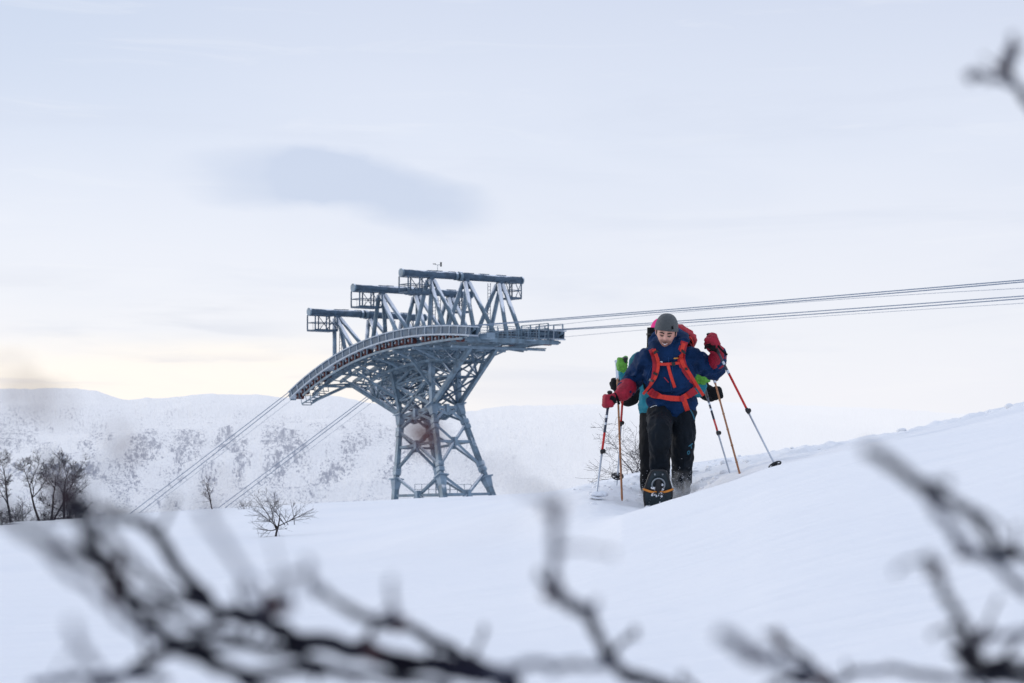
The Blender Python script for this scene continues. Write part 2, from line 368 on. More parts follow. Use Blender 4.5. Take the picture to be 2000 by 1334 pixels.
def make_hills():
    sx = [-6000, -2500, -800, 0, 60, 120, 180, 250, 290, 350, 420, 500, 560, 640, 760, 920, 1000, 1100, 1200, 1350, 1500, 1700, 1900, 2100, 2600, 4000, 8000]
    sy = [700, 740, 772, 762, 764, 762, 766, 783, 778, 775, 767, 770, 776, 772, 790, 799, 793, 795, 790, 786, 788, 797, 805, 812, 800, 780, 760]
    us = list(np.concatenate([np.linspace(-6000, -150, 60), np.linspace(-140, 2140, 420), np.linspace(2170, 8000, 60)]))
    ts = np.linspace(0, 1, 120)
    V = []; F = []; UV = []; RK = []; HZ = []
    a = np.array(sx, float); b = np.array(sy, float)
    for u in us:
        top = pchip(a, b, np.array([u]))[0]+3.2*noise.fractal(Vector((u/95, 2.7, 0)), 1, 2.1, 5)+1.5*noise.noise(Vector((u/14, 8, 0)))
        for t in ts:
            if t < .9:
                q = t/.9; r = 700+1900*(q**.5*.2+q*.8); base = 1300
                # valley floor, a lower shoulder, then the crest
                e = [0, .12, .3, .5, .75, 1.0]; g = [1330, 1100, 1015, 940, 850, top]
                s = pchip(np.array(e), np.array(g, float), np.array([q]))[0]
            else:
                q = (t-.9)/.1; r = 2600+q*2500; s = top+60*q
            p = P(u, s, r)
            am = min(1, t*2)*(1-.0*t)
            nz = noise.fractal(Vector((p.x/170, p.y/170, 0)), 1, 2.1, 6)
            dz = am*14*nz*(1 if t < .84 else max(0, (.9-t)/.06)*.8+.2)
            # broad gullies
            dz += am*22*noise.noise(Vector((p.x/260, p.y/600, 4)))*(1 if t < .8 else .25)
            V.append((p.x, p.y, p.z+dz)); UV.append((u/100, s/100))
            left = max(.3, min(1, (1180-u)/500)); band = math.exp(-((s-900)/75)**2)
            RK.append(left*(.4+.6*band)*(1 if s > 805 else .5))
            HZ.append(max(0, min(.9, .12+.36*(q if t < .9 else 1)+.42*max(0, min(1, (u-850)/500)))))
    n = len(ts)
    for i in range(len(us)-1):
        for j in range(n-1): F.append((i*n+j, (i+1)*n+j, (i+1)*n+j+1, i*n+j+1))
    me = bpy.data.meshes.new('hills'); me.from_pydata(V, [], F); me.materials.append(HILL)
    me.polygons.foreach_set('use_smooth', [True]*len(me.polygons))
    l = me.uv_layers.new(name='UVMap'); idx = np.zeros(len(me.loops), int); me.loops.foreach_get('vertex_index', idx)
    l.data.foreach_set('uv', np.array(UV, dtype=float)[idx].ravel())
    for nm, arr in (('rocky', RK), ('haze_glow', HZ)):
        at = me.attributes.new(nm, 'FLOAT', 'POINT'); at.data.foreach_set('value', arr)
    o = bpy.data.objects.new('hills', me); C.objects.link(o); o['kind'] = 'structure'
make_hills()

# ------------------------------------------------------------------ cable car tower
TH = R(36); Lv = Vector((math.cos(TH), math.sin(TH), 0)); Cv = Vector((math.sin(TH), -math.cos(TH), 0))
T0 = P(845, 791, 246)+Lv*1.95; T0.z = 0
def W(s, z, k): return T0+Cv*s+Lv*k+Vector((0, 0, z))
def inv(px, py, k):
    d = ray(px, py); t = (T0.dot(Lv)+k)/d.dot(Lv); p = d*t; return ((p-T0).dot(Cv), p.z)
base = ground_at(862, 250)
BT = .68
tower = thing('cable_car_tower', (base.x, base.y, base.z), 'tall blue-grey steel lattice cable car tower with curved saddles, standing behind the snow ridge', 'cable car tower')
K = 1.95
A1 = inv(783, 811, -K); B1 = inv(845, 791, -K)
A0 = inv(770, 990, -3.8); B0 = inv(869, 990, -3.8)
def legpt(which, side, t):     # t 0 top 1 bottom (py 990)
    a, b = (A1, A0) if which == 'A' else (B1, B0); k = K+(3.8-K)*t
    return W(a[0]+(b[0]-a[0])*t, a[1]+(b[1]-a[1])*t, side*k)
for wh in 'AB':
    for sd in (-1, 1):
        m = MB(); tc = .70 if wh == 'A' or sd < 0 else .72
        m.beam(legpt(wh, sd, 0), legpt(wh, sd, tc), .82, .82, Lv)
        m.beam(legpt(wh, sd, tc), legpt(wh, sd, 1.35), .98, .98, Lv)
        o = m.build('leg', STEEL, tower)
        for t, w in ((0.0, 2.2), (tc, 2.1)):
            m = MB(); p = legpt(wh, sd, t); d = (legpt(wh, sd, t+.02)-p).normalized()
            m.beam(p-d*.06, p+d*.08, w, w, Lv)
            m.ring_tube([p-d*.05, p+d*.1, p+d*1.3], [.75, .72, .5], 4, True, Lv, math.pi/4)
            m.build('flange', STEEL_L, o)
        for t in (.165, .215, .585, .635):   # bolted joint plates
            m = MB(); p = legpt(wh, sd, t); d = (legpt(wh, sd, t+.02)-p).normalized(); m.beam(p-d*.28, p+d*.28, 1.13, 1.13, Lv)
            m.build('joint_plate', STEEL_L, o)
faces = [(('A', -1), ('B', -1)), (('B', -1), ('B', 1)), (('A', 1), ('B', 1)), (('A', -1), ('A', 1))]
for (w1, s1), (w2, s2) in faces:
    m = MB()
    mid = lambda t: (legpt(w1, s1, t)+legpt(w2, s2, t))/2
    def X(t0, t1, tm, w=.5):
        c = mid(tm)
        for (ww, ss) in ((w1, s1), (w2, s2)):
            m.beam(legpt(ww, ss, t0), c, w, .4); m.beam(legpt(ww, ss, t1), c, w, .4); m.beam(legpt(ww, ss, tm), c, w*.9, .45)
    X(.19, .60, .36, .46); X(.68, 1.12, .88, .46)
    m.beam(legpt(w1, s1, .16), mid(.03), .5, .4); m.beam(legpt(w2, s2, .16), mid(.03), .5, .4)
    m.beam(legpt(w1, s1, 0.02), legpt(w2, s2, 0.02), .65, .6)
    m.beam(legpt(w1, s1, 0.02), mid(.09), .45, .4); m.beam(legpt(w2, s2, 0.02), mid(.09), .45, .4)
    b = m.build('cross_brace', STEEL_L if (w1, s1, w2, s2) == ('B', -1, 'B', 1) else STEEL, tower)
    for t in (.36, .88, .03):
        m = MB(); c = mid(t); m.beam(c-Vector((0, 0, .55)), c+Vector((0, 0, .55)), 1.15, .65, (legpt(w2, s2, t)-legpt(w1, s1, t)).normalized())
        m.build('gusset_plate', STEEL_L, b)
# machinery and ladder inside the base
m = MB()
for q in (-.35, .35):
    m.beam((mid0 := (legpt('A', -1, .6)+legpt('B', 1, .6))/2)+Cv*q, (legpt('A', -1, 1.3)+legpt('B', 1, 1.3))/2+Cv*q, .14)
for i in range(26):
    t = .6+.7*i/25; c = (legpt('A', -1, t)+legpt('B', 1, t))/2; m.beam(c-Cv*.35, c+Cv*.35, .07)
m.build('ladder', STEEL_D, tower)
m = MB()
c0 = (legpt('A', -1, .88)+legpt('B', 1, .88))/2
for i in (-2.6, -.8, .8, 2.6):
    m.beam(c0+Lv*i-Cv*2.4, c0+Lv*i+Cv*2.4, .3, .35)
for i in np.linspace(-2.6, 2.6, 6):
    for j in (-2.4, 2.4): m.beam(c0+Lv*i+Cv*j, c0+Lv*i+Cv*j+Vector((0, 0, 1.3)), .09)
for z in (.65, 1.3):
    for j in (-2.4, 2.4): m.beam(c0+Cv*j-Lv*2.6+Vector((0, 0, z)), c0+Cv*j+Lv*2.6+Vector((0, 0, z)), .07)
m.build('service_platform', STEEL, tower)

# saddle curve (in the plane of the near saddle)
sp = [(571, 765), (605, 734), (650, 702), (695, 675), (740, 657), (785, 646), (830, 639.5), (860, 637), (903, 636.5), (926, 639)]
sz = np.array([inv(x, y, -6.4) for x, y in sp]); cf = np.polyfit(sz[:, 0], sz[:, 1], 4); S0, S1 = sz[0, 0], sz[-1, 0]
zf = lambda s: float(np.polyval(cf, s))
def spt(s, k, dz=0, dn=0):
    e = .05; t = Vector((2*e, zf(s+e)-zf(s-e))).normalized(); return W(s-t.y*dn*-1 if 0 else s+t.y*-dn*-1*0+(-t.y)*dn, zf(s)+t.x*dn+dz, k)
def curve(s0, s1, k, dn, n=40): return [spt(s0+(s1-s0)*i/n, k, 0, dn) for i in range(n+1)]
# arc-length table
ss = np.linspace(S0, S1, 400); zz = np.polyval(cf, ss); al = np.concatenate([[0], np.cumsum(np.hypot(np.diff(ss), np.diff(zz)))])
def s_at(a): return float(np.interp(a, al, ss))
LEN = al[-1]
for sd in (-1, 1):
    k = 6.4*sd
    m = MB()
    for kk in (-.42, .42):
        m.ring_tube(curve(S0, S1, k+kk, -.5), [(.09, .62)]*41, 4, True, Vector((0, 0, 1)), math.pi/4)
    sad = m.build('rope_saddle', STEEL_D, tower)
    m = MB()
    m.ring_tube(curve(S0-.2, S1+.2, k, 0.02), [(.85, .1)]*41, 4, True, Vector((0, 0, 1)), math.pi/4)
    m.ring_tube(curve(S0, S1, k, -1.0), [(.95, .13)]*41, 4, True, Vector((0, 0, 1)), math.pi/4)
    m.build('saddle_flange', STEEL_W, sad)
    m = MB(); a = .5
    while a < LEN:
        s = s_at(a); p1 = spt(s, k, 0, 0); p2 = spt(s, k, 0, -1.0)
        for kk in (-.5, .5): m = MB(); m.beam(p1+Lv*kk, p2+Lv*kk, .14, .2, Lv); m.build('saddle_rib', STEEL_W, sad)
        a += 1.75
    a = 1.6
    m = MB(); hk = MB()
    i = 0
    rollers = []
    while a < LEN-.4:
        s = s_at(a); c = spt(s, k, 0, -1.48)
        if i % 7 != 6:
            rr = MB(); rr.ring_tube([c-Lv*.50, c-Lv*.46, c+Lv*.46, c+Lv*.5], [.26, .36, .36, .26], 14); ro = rr.build('roller', RUSTR, sad)
            hb = MB(); hb.ring_tube([c-Lv*.6, c+Lv*.6], .14, 8); hb.build('hub', STEEL, ro)
            hk = MB(); hk.beam(c-Lv*.52+Cv*.75+Vector((0, 0, .45)), c-Lv*.52+Cv*.75-Vector((0, 0, .3)), .3, .2, Lv); hk.build('roller_hanger', STEEL_D, sad)
        a += 1.5; i += 1
    # lower girder under the rollers
    m = MB(); sA = S0+3.2
    for kk in (-.7, .8):
        m.ring_tube([spt(sA+(S1-1.2-sA)*i/40, k+kk, 0, -2.15+(.75*max(0, (i-30)/10))) for i in range(41)], [(.12, .18)]*41, 4, True, Vector((0, 0, 1)), math.pi/4)
    n = 20
    for i in range(n):
        s = sA+(S1-4-sA)*i/(n-1); m.beam(spt(s, k-.7, 0, -2.2), spt(s, k+.8, 0, -2.2), .14)
    m.build('lower_girder', STEEL, sad)
    # walkway hung on the inner side
    m = MB(); kin = k-sd*1.35
    SE = S1-3.2; m.ring_tube(curve(S0+2.5, SE, kin, -1.6), [(.28, .05)]*41, 4, True, Vector((0, 0, 1)), math.pi/4)
    m.ring_tube(curve(S0+2.5, SE, kin-sd*.55, -.75), .05, 6); m.ring_tube(curve(S0+2.5, SE, kin-sd*.55, -1.2), .04, 6)
    for i in range(22):
        s = S0+2.5+(SE-S0-2.5)*i/21; m.beam(spt(s, kin-sd*.55, 0, -1.7), spt(s, kin-sd*.55, 0, -.75), .08)
    m.build('walkway', STEEL_D, tower)
    # saddle nose boxes
    for s, e in ((S1-2.2, 1.5), (S0+.2, -.5)):
        m = MB(); m.beam(spt(s, k, 0, -.5), spt(s, k, 0, -.5)+(Cv*e+Vector((0, 0, -.05*e if e > 0 else e*.9))), 1.35, 1.2, Lv)
        if e > 0: m.beam(spt(s, k, 0, -1.1), spt(s, k, 0, -.2)+Cv*2.3, .9, .5, Lv)
        m.build('saddle_nose', STEEL, sad)
    # hanging service basket below the tail of the saddle
    m = MB(); q0 = S0+2.6; q1 = S0+7.2
    for kk in (-.7, .7):
        m.beam(spt(q0, k+kk, 0, -3.1), spt(q1, k+kk, 0, -3.5), .16, .3, Lv)
        for q in np.linspace(q0, q1, 5): m.beam(spt(q, k+kk, 0, -2.1), spt(q, k+kk, 0, -3.2), .1)
    for q in np.linspace(q0, q1, 7): m.beam(spt(q, k-.7, 0, -3.25), spt(q, k+.7, 0, -3.25), .16)
    m.build('service_step', STEEL, sad)

# cross girders and longitudinal girders that carry saddles and top frame
m = MB()
for f in (.16, .27, .38, .49, .6, .71, .82, .91):
    s = S0+(S1-S0)*f
    m.beam(spt(s, -6.9, 0, -2.4), spt(s, 6.9, 0, -2.4), .26, .36)
    if f > .75 or f < .3: continue
    m.beam(spt(s, -6.4, 0, -2.5), spt(s, -3.2, 0, -3.7), .26); m.beam(spt(s, 6.4, 0, -2.5), spt(s, 3.2, 0, -3.7), .26)
    m.beam(spt(s, -3.2, 0, -3.7), spt(s, 3.2, 0, -3.7), .26)
m.build('cross_girder', STEEL_L, tower)
m = MB()
for k in (-5.6, -3.2, -1.2, 1.2, 3.2, 5.6):
    m.ring_tube(curve(S0+6.5, S1-3.0, k, -1.6), [(.18, .28)]*41, 4, True, Vector((0, 0, 1)), math.pi/4)
for k in (-3.2, 3.2, -1.95, 1.95):
    m.ring_tube(curve(S0+(S1-S0)*.34, S0+(S1-S0)*.72, k, -3.7), [(.18, .22)]*41, 4, True, Vector((0, 0, 1)), math.pi/4)
m.build('long_girder', STEEL, tower)

# core truss above the collars
NL = inv(686, 750, -K); NT = inv(618, 748, -3.2); NA = inv(762, 706, -K); NB = inv(842, 680, -K); NC = inv(919, 677, -K); NM = inv(722, 728, -K)
for sd in (-1, 1):
    k = sd*K
    w = lambda q, kk=None: W(q[0], q[1], k if kk is None else kk)
    m = MB(); m.beam(w(A1), w(NA), .75, .75, Lv); m.build('upper_leg', STEEL, tower)
    m = MB(); m.beam(w(B1), w(NB), .88, .88, Lv); m.build('upper_leg', STEEL_L, tower)
    m = MB(); m.beam(w(A1), w(NL), .85, .75, Lv); m.build('raking_strut', STEEL, tower)
    m = MB(); m.beam(w(B1), w(NC), .78, .7, Lv); m.build('raking_strut', STEEL, tower)
    m = MB()
    m.beam(w(NL), spt(NT[0]+1.5, sd*5.2, 0, -2.6), .5, .5)
    m.beam(w(NL), w(NA), .4, .4); m.beam(w(NA), w(NB), .45, .45)
    sN = NL[0]
    top = lambda s: (s, zf(s)-(3.7 if s < NB[0]+1 else 2.2))
    # zigzag between lower chord and girder
    lo = [NL, ((NL[0]+A1[0])/2, (NL[1]+A1[1])/2), A1]
    up = [(NL[0]+1.5, zf(NL[0]+1.5)-2.3), top(NL[0]+4), top((NA[0]+NL[0])/2), top(NA[0])]
    for i in range(3):
        m.beam(w(lo[i]), w(up[i]), .3); m.beam(w(lo[i]), w(up[i+1]), .3)
    m.beam(w(lo[1]), w(NA), .38); m.beam(w(lo[1]), w(NM), .3)
    # bay between the upright legs
    mixp = lambda a, b, t: (a[0]+(b[0]-a[0])*t, a[1]+(b[1]-a[1])*t)
    m.beam(w(A1), w(mixp(B1, NB, .55)), .5); m.beam(w(B1), w(mixp(A1, NA, .55)), .5)
    m.beam(w(mixp(A1, NA, .55)), w(mixp(B1, NB, .55)), .38)
    m.beam(w(mixp(A1, NA, .55)), w(NB), .38); m.beam(w(mixp(B1, NB, .55)), w(NA), .38)
    # right bay
    m.beam(w(mixp(B1, NB, .48)), w(mixp(B1, NC, .52)), .32); m.beam(w(mixp(B1, NC, .52)), w(NB), .3)
    m.beam(w(mixp(B1, NC, .5)), w(top(NC[0]-2.2)), .3); m.beam(w(NB), w(NC), .4)
    m.beam(w(NC), w((S1-1, zf(S1)-1.9)), .35)
    # struts out to the saddles
    for q in (NA, NB, NC, NL):
        m.beam(w(q), spt(q[0], sd*6.0, 0, -2.6), .34)
    m.beam(w(mixp(A1, NA, .3)), spt(NA[0]-3, sd*5.4, 0, -3), .42); m.beam(w(mixp(B1, NB, .3)), spt(NB[0], sd*5.4, 0, -3), .42)
    m.beam(w(lo[1]), spt(NL[0]+3, sd*5.6, 0, -2.7), .3)
    m.build('web_brace', STEEL, tower)
m = MB()
for q, r in ((NL, NL), (NA, NA), (NB, NB), (NC, NC), (lo[1], lo[1])):
    m.beam(W(*q, -K), W(*q, K), .36)
for q, r in ((A1, NA), (B1, NB), (B1, NC), (A1, NL)):
    h = mixp(q, r, .5); m.beam(W(*q, -K), W(*h, K), .32); m.beam(W(*q, K), W(*h, -K), .32); m.beam(W(*h, -K), W(*h, K), .32)
    m.beam(W(*r, -K), W(*h, K), .3); m.beam(W(*r, K), W(*h, -K), .3)
m.beam(W(*mixp(A1, NL, .5), 0), W(*mixp(A1, NA, .5), 0), .25); m.beam(W(*mixp(A1, NA, .5), 0), W(*mixp(B1, NB, .5), 0), .25); m.beam(W(*mixp(B1, NB, .5), 0), W(*mixp(B1, NC, .5), 0), .25)
m.build('sway_brace', STEEL_D, tower)
rb = random.Random(5); m = MB()
sa, sb = NL[0]+1, S0+(S1-S0)*.74; nb = 9
for i in range(nb):
    u0 = sa+(sb-sa)*i/nb; u1 = sa+(sb-sa)*(i+1)/nb
    for k0, k1 in ((-5.6, -1.95), (-1.95, 1.95), (1.95, 5.6)):
        m.beam(spt(u0, k0, 0, -2.3), spt(u1, k1, 0, -3.7 if abs(k1) < 3 else -2.3), .2); m.beam(spt(u1, k0, 0, -2.3 if abs(k0) > 3 else -3.7), spt(u0, k1, 0, -2.3), .15) if i % 2 else None
    for k0 in (-1.95, 1.95): m.beam(spt(u0, k0, 0, -3.7), spt(u1, k0, 0, -1.9), .2); m.beam(spt(u0, k0, 0, -1.9), spt(u1, k0, 0, -3.7), .2)
m.build('deck_brace', STEEL, tower)
m = MB()
for qa_, qb_ in ((A1, NA), (B1, NB)):
    for t in (.2, .4, .6, .8):
        a_ = mixp(qa_, qb_, t); b_ = mixp(qa_, qb_, t+.2); m.beam(W(*a_, -K), W(*b_, K), .22); m.beam(W(*a_, K), W(*b_, -K), .22)
for t in (.25, .5, .75):
    for k0 in (-K, K):
        m.beam(W(*mixp(A1, NA, t), k0), W(*mixp(B1, NB, t), k0), .24); m.beam(W(*mixp(A1, NA, t-.25), k0), W(*mixp(B1, NB, t), k0), .22)
        m.beam(W(*mixp(A1, NL, t), k0), W(*mixp(A1, NA, t), k0), .24); m.beam(W(*mixp(B1, NB, t), k0), W(*mixp(B1, NC, t), k0), .24)
        m.beam(W(*mixp(B1, NB, t+.2), k0), W(*mixp(B1, NC, t), k0), .2)
m.build('lattice', STEEL, tower)
# central machinery hub with ring between the collars
m = MB(); cc = (W(*A1, 0)+W(*B1, 0))/2
for a in range(8):
    d = Cv*math.cos(a*math.pi/4)*2.6+Lv*math.sin(a*math.pi/4)*1.8; m.beam(cc, cc+d, .35)
m.ring_tube([cc+Vector((0, 0, -.5)), cc+Vector((0, 0, .6))], 1.0, 12)
m.build('hub_plate', STEEL_D, tower)
# a bright work lamp / box hung in the frame, ladder up the middle
m = MB(); qa = W(A1[0]+3.4, A1[1]-1, 0); qb = W(NA[0]+4.5, NB[1]+.5, 0)
for e in (-.35, .35): m.beam(qa+Lv*e, qb+Lv*e, .12)
for i in range(24): q = qa.lerp(qb, i/23); m.beam(q-Lv*.35, q+Lv*.35, .07)
m.build('ladder', STEEL_D, tower)

# three round top beams
BE = [inv(605, 609, -9.25), inv(691, 562, -9.25), inv(785, 532.5, -9.25)]
footpx = [((650, 702), (699, 676)), ((722, 664), (785, 646)), ((805, 642), (876, 637))]
for bi, ((bs, bz), (f1, f2)) in enumerate(zip(BE, footpx)):
    sF = [inv(f1[0], f1[1], -5.6)[0], inv(f2[0], f2[1], -5.6)[0]]
    m = MB(); m.ring_tube([W(bs, bz, -9.25), W(bs, bz, -.9)], .44, 18); m.ring_tube([W(bs, bz, -.7), W(bs, bz, 8.5)], .44, 18)
    beam = m.build('top_beam', STEEL_D, tower, False)
    for p in beam.data.polygons: p.use_smooth = len(p.vertices) == 4
    m = MB()
    m.ring_tube([W(bs, bz, -9.42), W(bs, bz, -9.2)], .52, 18); m.ring_tube([W(bs, bz, 8.45), W(bs, bz, 8.65)], .5, 18)
    m.ring_tube([W(bs, bz, -1.0), W(bs, bz, -.6)], .6, 14); m.ring_tube([W(bs, bz, -1.6), W(bs, bz, -1.3)], .52, 14)
    m.build('end_flange', STEEL, beam)
    m = MB()
    for kk in (-4.9, .5, 2.8, 5.4): m.beam(W(bs, bz+.45, kk-.7), W(bs, bz+.45, kk+.7), .5, .16)
    for kk in (-3.9, -2.0): m.beam(W(bs, bz+.5, kk-.5), W(bs, bz+.5, kk+.5), .3, .12)
    m.build('beam_saddle_plate', STEEL_D, beam)
    m = MB(); pts = [W(bs, bz+.37, -4+.25*i) for i in range(12)]
    m.ring_tube(pts, [(.22, .05+.07*math.sin(math.pi*i/11)+.03*random.random()) for i in range(12)], 8); m.build('snow_cap', CLUMP, beam, True)
    for nk, fk in ((-5.1, (-5.6, -3.2)), (0.1, (-1.2, 1.5)), (5.2, (3.2, 5.6))):
        m = MB(); m.beam(W(bs, bz-.25, nk), W(bs, bz-1.5, nk), .9, 1.1, Cv); m.build('node_plate', STEEL_D, beam)
        for j, sf in enumerate(sF):
            for kk in fk:
                k2 = kk*(1 if j == 0 or nk != .1 else 1.25)
                m = MB(); top = W(bs+(-.25 if j == 0 else .25), bz-.7, nk+(.3 if kk == fk[1] else -.3)); m.ring_tube([top, spt(sf, k2, 0, -1.7)], .27, 10)
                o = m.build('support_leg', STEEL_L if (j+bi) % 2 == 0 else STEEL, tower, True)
                o.data.polygons[-1].use_smooth = False; o.data.polygons[-2].use_smooth = False
    # maintenance cages below the beam ends
    for e in (-1, 1):
        m = MB(); k0, k1 = (-9.0, -5.7) if e < 0 else (6.0, 7.8); z0 = bz-.4; z1 = bz-2.35
        for ds in (-1, 1):
            for kk in np.linspace(k0, k1, 3 if e < 0 else 2): m.beam(W(bs+ds, z0, kk), W(bs+ds, z1, kk), .24)
            for z in (z1, (z0+z1)/2, z0): m.beam(W(bs+ds, z, k0), W(bs+ds, z, k1), .14 if z != z1 else .36)
            km = (k0+k1)/2
            m.beam(W(bs+ds, z0, km), W(bs+ds, z1, k1), .1); m.beam(W(bs+ds, z1, km), W(bs+ds, z0, k1), .1)
            m.beam(W(bs+ds, (z0+z1)/2, (k0+km)/2), W(bs+ds, z1, (k0+km)/2), .06)
        for kk in (k0, k1):
            for z in (z0, (z0+z1)/2, z1): m.beam(W(bs-1, z, kk), W(bs+1, z, kk), .15)
        m.beam(W(bs, z1-.08, k0), W(bs, z1-.08, k1), 2.0, .1, Vector((0, 0, 1)))
        m.build('maintenance_cage', STEEL_D, beam)
    # ladder from cage to deck
    for kk in (-4.6, 3.6):
        m = MB(); zb = zf(bs)-1.7
        for ds in (-.28, .28): m.beam(W(bs+ds, bz-.6, kk), W(bs+ds, zb, kk), .11)
        n = int((bz-zb)/.45)
        for i in range(n): z = zb+(bz-.6-zb)*i/n; m.beam(W(bs-.28, z, kk), W(bs+.28, z, kk), .07)
        m.build('ladder', STEEL_D, tower)
# wind gauge on the highest beam
bs, bz = BE[2]; q = W(bs, bz+.4, -4.1)
m = MB(); m.beam(q, q+Vector((0, 0, .85)), .07); t = q+Vector((0, 0, .85)); m.beam(t-Lv*.45, t+Lv*.5, .06)
wg = m.build('wind_gauge', STEEL_D, tower)
m = MB(); m.beam(t+Lv*.5+Vector((0, 0, -.2)), t+Lv*.5+Vector((0, 0, .35)), .3, .1); m.build('wind_vane', BLACKP, wg)
m = MB()
for a in range(3): d = Cv*math.cos(a*2.09)+Lv*math.sin(a*2.09); m.ell(t-Lv*.45+d*.14+Vector((0, 0, .08)), .07, None, 8, 6)
m.build('wind_cup', BLACKP, wg)
# end platform with railings
ze = zf(S1)
m = MB()
m.beam(W(S1-1.0, ze-1.35, -6.9), W(S1-1.0, ze-1.35, 6.6), .6, .75); m.beam(W(S1-4, ze-1.4, -6.9), W(S1-4, ze-1.4, 6.6), .4, .4)
for kk in np.linspace(-5.2, 5.2, 9): m.beam(W(S1-4, ze-1.3, kk), W(S1-1.0, ze-1.3, kk), .8, .1)
m.build('platform', STEEL, tower)
m = MB()
sF_ = [inv(px, 640, 5.4)[0] for px in (1015, 1032, 1049, 1066)]
zt = inv(1049, 631, 5.4)[1]; zb = inv(1049, 655, 5.4)[1]
for k in (5.3, 7.5):
    prev = None
    for s in np.linspace(S1-6.6, S1-1.2, 4):
        m.beam(W(s, zf(S1)-.95, k), W(s, zf(S1)+.95, k), .24)
    for z in (.95, .3, -.35): m.beam(W(S1-6.6, zf(S1)+z, k), W(S1-1.2, zf(S1)+z, k), .13)
for s in (S1-1.2,):
    for z in (.75, .2, -.35): m.beam(W(s, zf(S1)+z, 5.3), W(s, zf(S1)+z, 7.5), .09)
for s, ka, kb, n in ((S1-1.1, -5.3, 5.3, 8), (S1-4.1, -5.3, 5.3, 9)):
    for kk in np.linspace(ka, kb, n): m.beam(W(s, ze-1.4, kk), W(s, ze+.35, kk), .13)
    for z in (.35, -.25, -.85): m.beam(W(s, ze+z, ka), W(s, ze+z, kb), .1)
m.build('railing', STEEL, tower)
m = MB(); m.beam(W(S1-1.0, ze-1.0, -4.4), W(S1+.6, ze-1.0, -4.4), 1.7, 1.0); m.build('equipment_box', STEEL_L, tower); m = MB(); m.beam(W(S1-3, ze-1.25, 1), W(S1, ze-1.25, 2.4), 1.2, .25); m.build('equipment_box', STEEL_L, tower)

# cables: each one a rope of its own, over the tower
def cable(kk, dz, left, right, rad, label, cat='cable', off=-.0):
    s0, z0 = inv(*left[0], kk); s1, z1 = inv(*left[1], kk)
    pts = []
    ext = 1.9; a = S0-.1; za = zf(a)+dz; sl = (z1-za)/(s1-a)
    for i in range(24):
        t = 1-i/23; s = a+(s1*1.0-a)*t*ext; x = (s-a); L_ = (s1-a)
        pts.append(W(s, za+sl*x+.00012*x*(x-L_)*.6, kk))
    for i in range(1, 30): s = S0+(S1-S0)*i/30; pts.append(W(s, zf(s)+dz, kk))
    rp = np.array([inv(x, y, kk) for x, y in right]); c = np.polyfit(np.r_[S1, rp[:, 0]], np.r_[zf(S1)+dz, rp[:, 1]], 2)
    se = rp[-1, 0]*1.35
    for i in range(50): s = S1+(se-S1)*i/49; pts.append(W(s, float(np.polyval(c, s)), kk))
    o = MB().ring_tube(pts, rad, 6).build('cable', CABLE); tag(o, label, cat, 'ropes of the cable car')
    return o
cable(-6.4-.3, .12, [(575, 766), (256, 1002)], [(1120, 618), (1540, 587), (2000, 546)], .052, 'upper thick rope of the upper pair, left edge of the near saddle')
cable(-6.4+.3, .12, [(575, 775), (272, 1002)], [(1120, 621), (1540, 591), (2000, 550)], .052, 'lower thick rope of the upper pair, right edge of the near saddle')
cable(6.4-.3, .12, [(733, 780), (425, 993)], [(1120, 640), (1540, 612), (2000, 578)], .052, 'upper thick rope of the lower pair, from the far saddle')
cable(6.4+.3, .12, [(738, 785), (438, 993)], [(1120, 642.5), (1540, 617), (2000, 583)], .052, 'lower thick rope of the lower pair, from the far saddle')
cable(-6.4, -1.0, [(578, 772), (276, 1006)], [(1120, 629), (1540, 594), (2000, 562)], .02, 'thin haul rope running just below the upper pair of thick ropes')
cable(6.4, -1.0, [(738, 788), (441, 1000)], [(1120, 651.5), (1540, 623), (2000, 592)], .02, 'thin haul rope, lowest of all, below the lower pair of thick ropes')

BT = 1.0
# ------------------------------------------------------------------ bare trees
def grow(mb_t, mb_b, p, d, length, rad, level, maxl, rng, bend=.25, spread=.7, upb=.12, n_child=5, rmin=.0025, lf0=(.5, .8)):
    seg = max(3, int(5-level*.5)); pts = [p.copy()]; rads = [rad]; q = p.copy(); dd = d.normalized()
    for i in range(seg):
        dd = (dd+Vector((rng.uniform(-1, 1), rng.uniform(-1, 1), rng.uniform(-1, 1)+upb*2))*bend).normalized()
        q = q+dd*length/seg; pts.append(q.copy()); rads.append(max(rmin*.8, rad*(1-.75*(i+1)/seg)))
    (mb_t if level == 0 else mb_b).ring_tube(pts, rads, 6 if level < 2 else 4 if level == 2 else 3, True)
    if level >= maxl: return
    for c in range(n_child+(2 if level == 1 else 0)):
        t = rng.uniform(.15, 1) if level else rng.uniform(.12, 1); i = min(int(t*seg), seg-1); pp = pts[i].lerp(pts[i+1], t*seg-i)
        dl = (pts[i+1]-pts[i]).normalized()
        side = Vector((rng.gauss(0, 1), rng.gauss(0, 1), rng.gauss(0, .6)+upb)).normalized()
        nd = (dl*(1-spread*.5)+side*spread).normalized()
        grow(mb_t, mb_b, pp, nd, length*rng.uniform(*(lf0 if level == 0 else (.42, .72)))*(1.12-.42*t), max(rmin, rads[i]*.55), level+1, maxl, rng, bend, spread, upb, n_child, rmin)
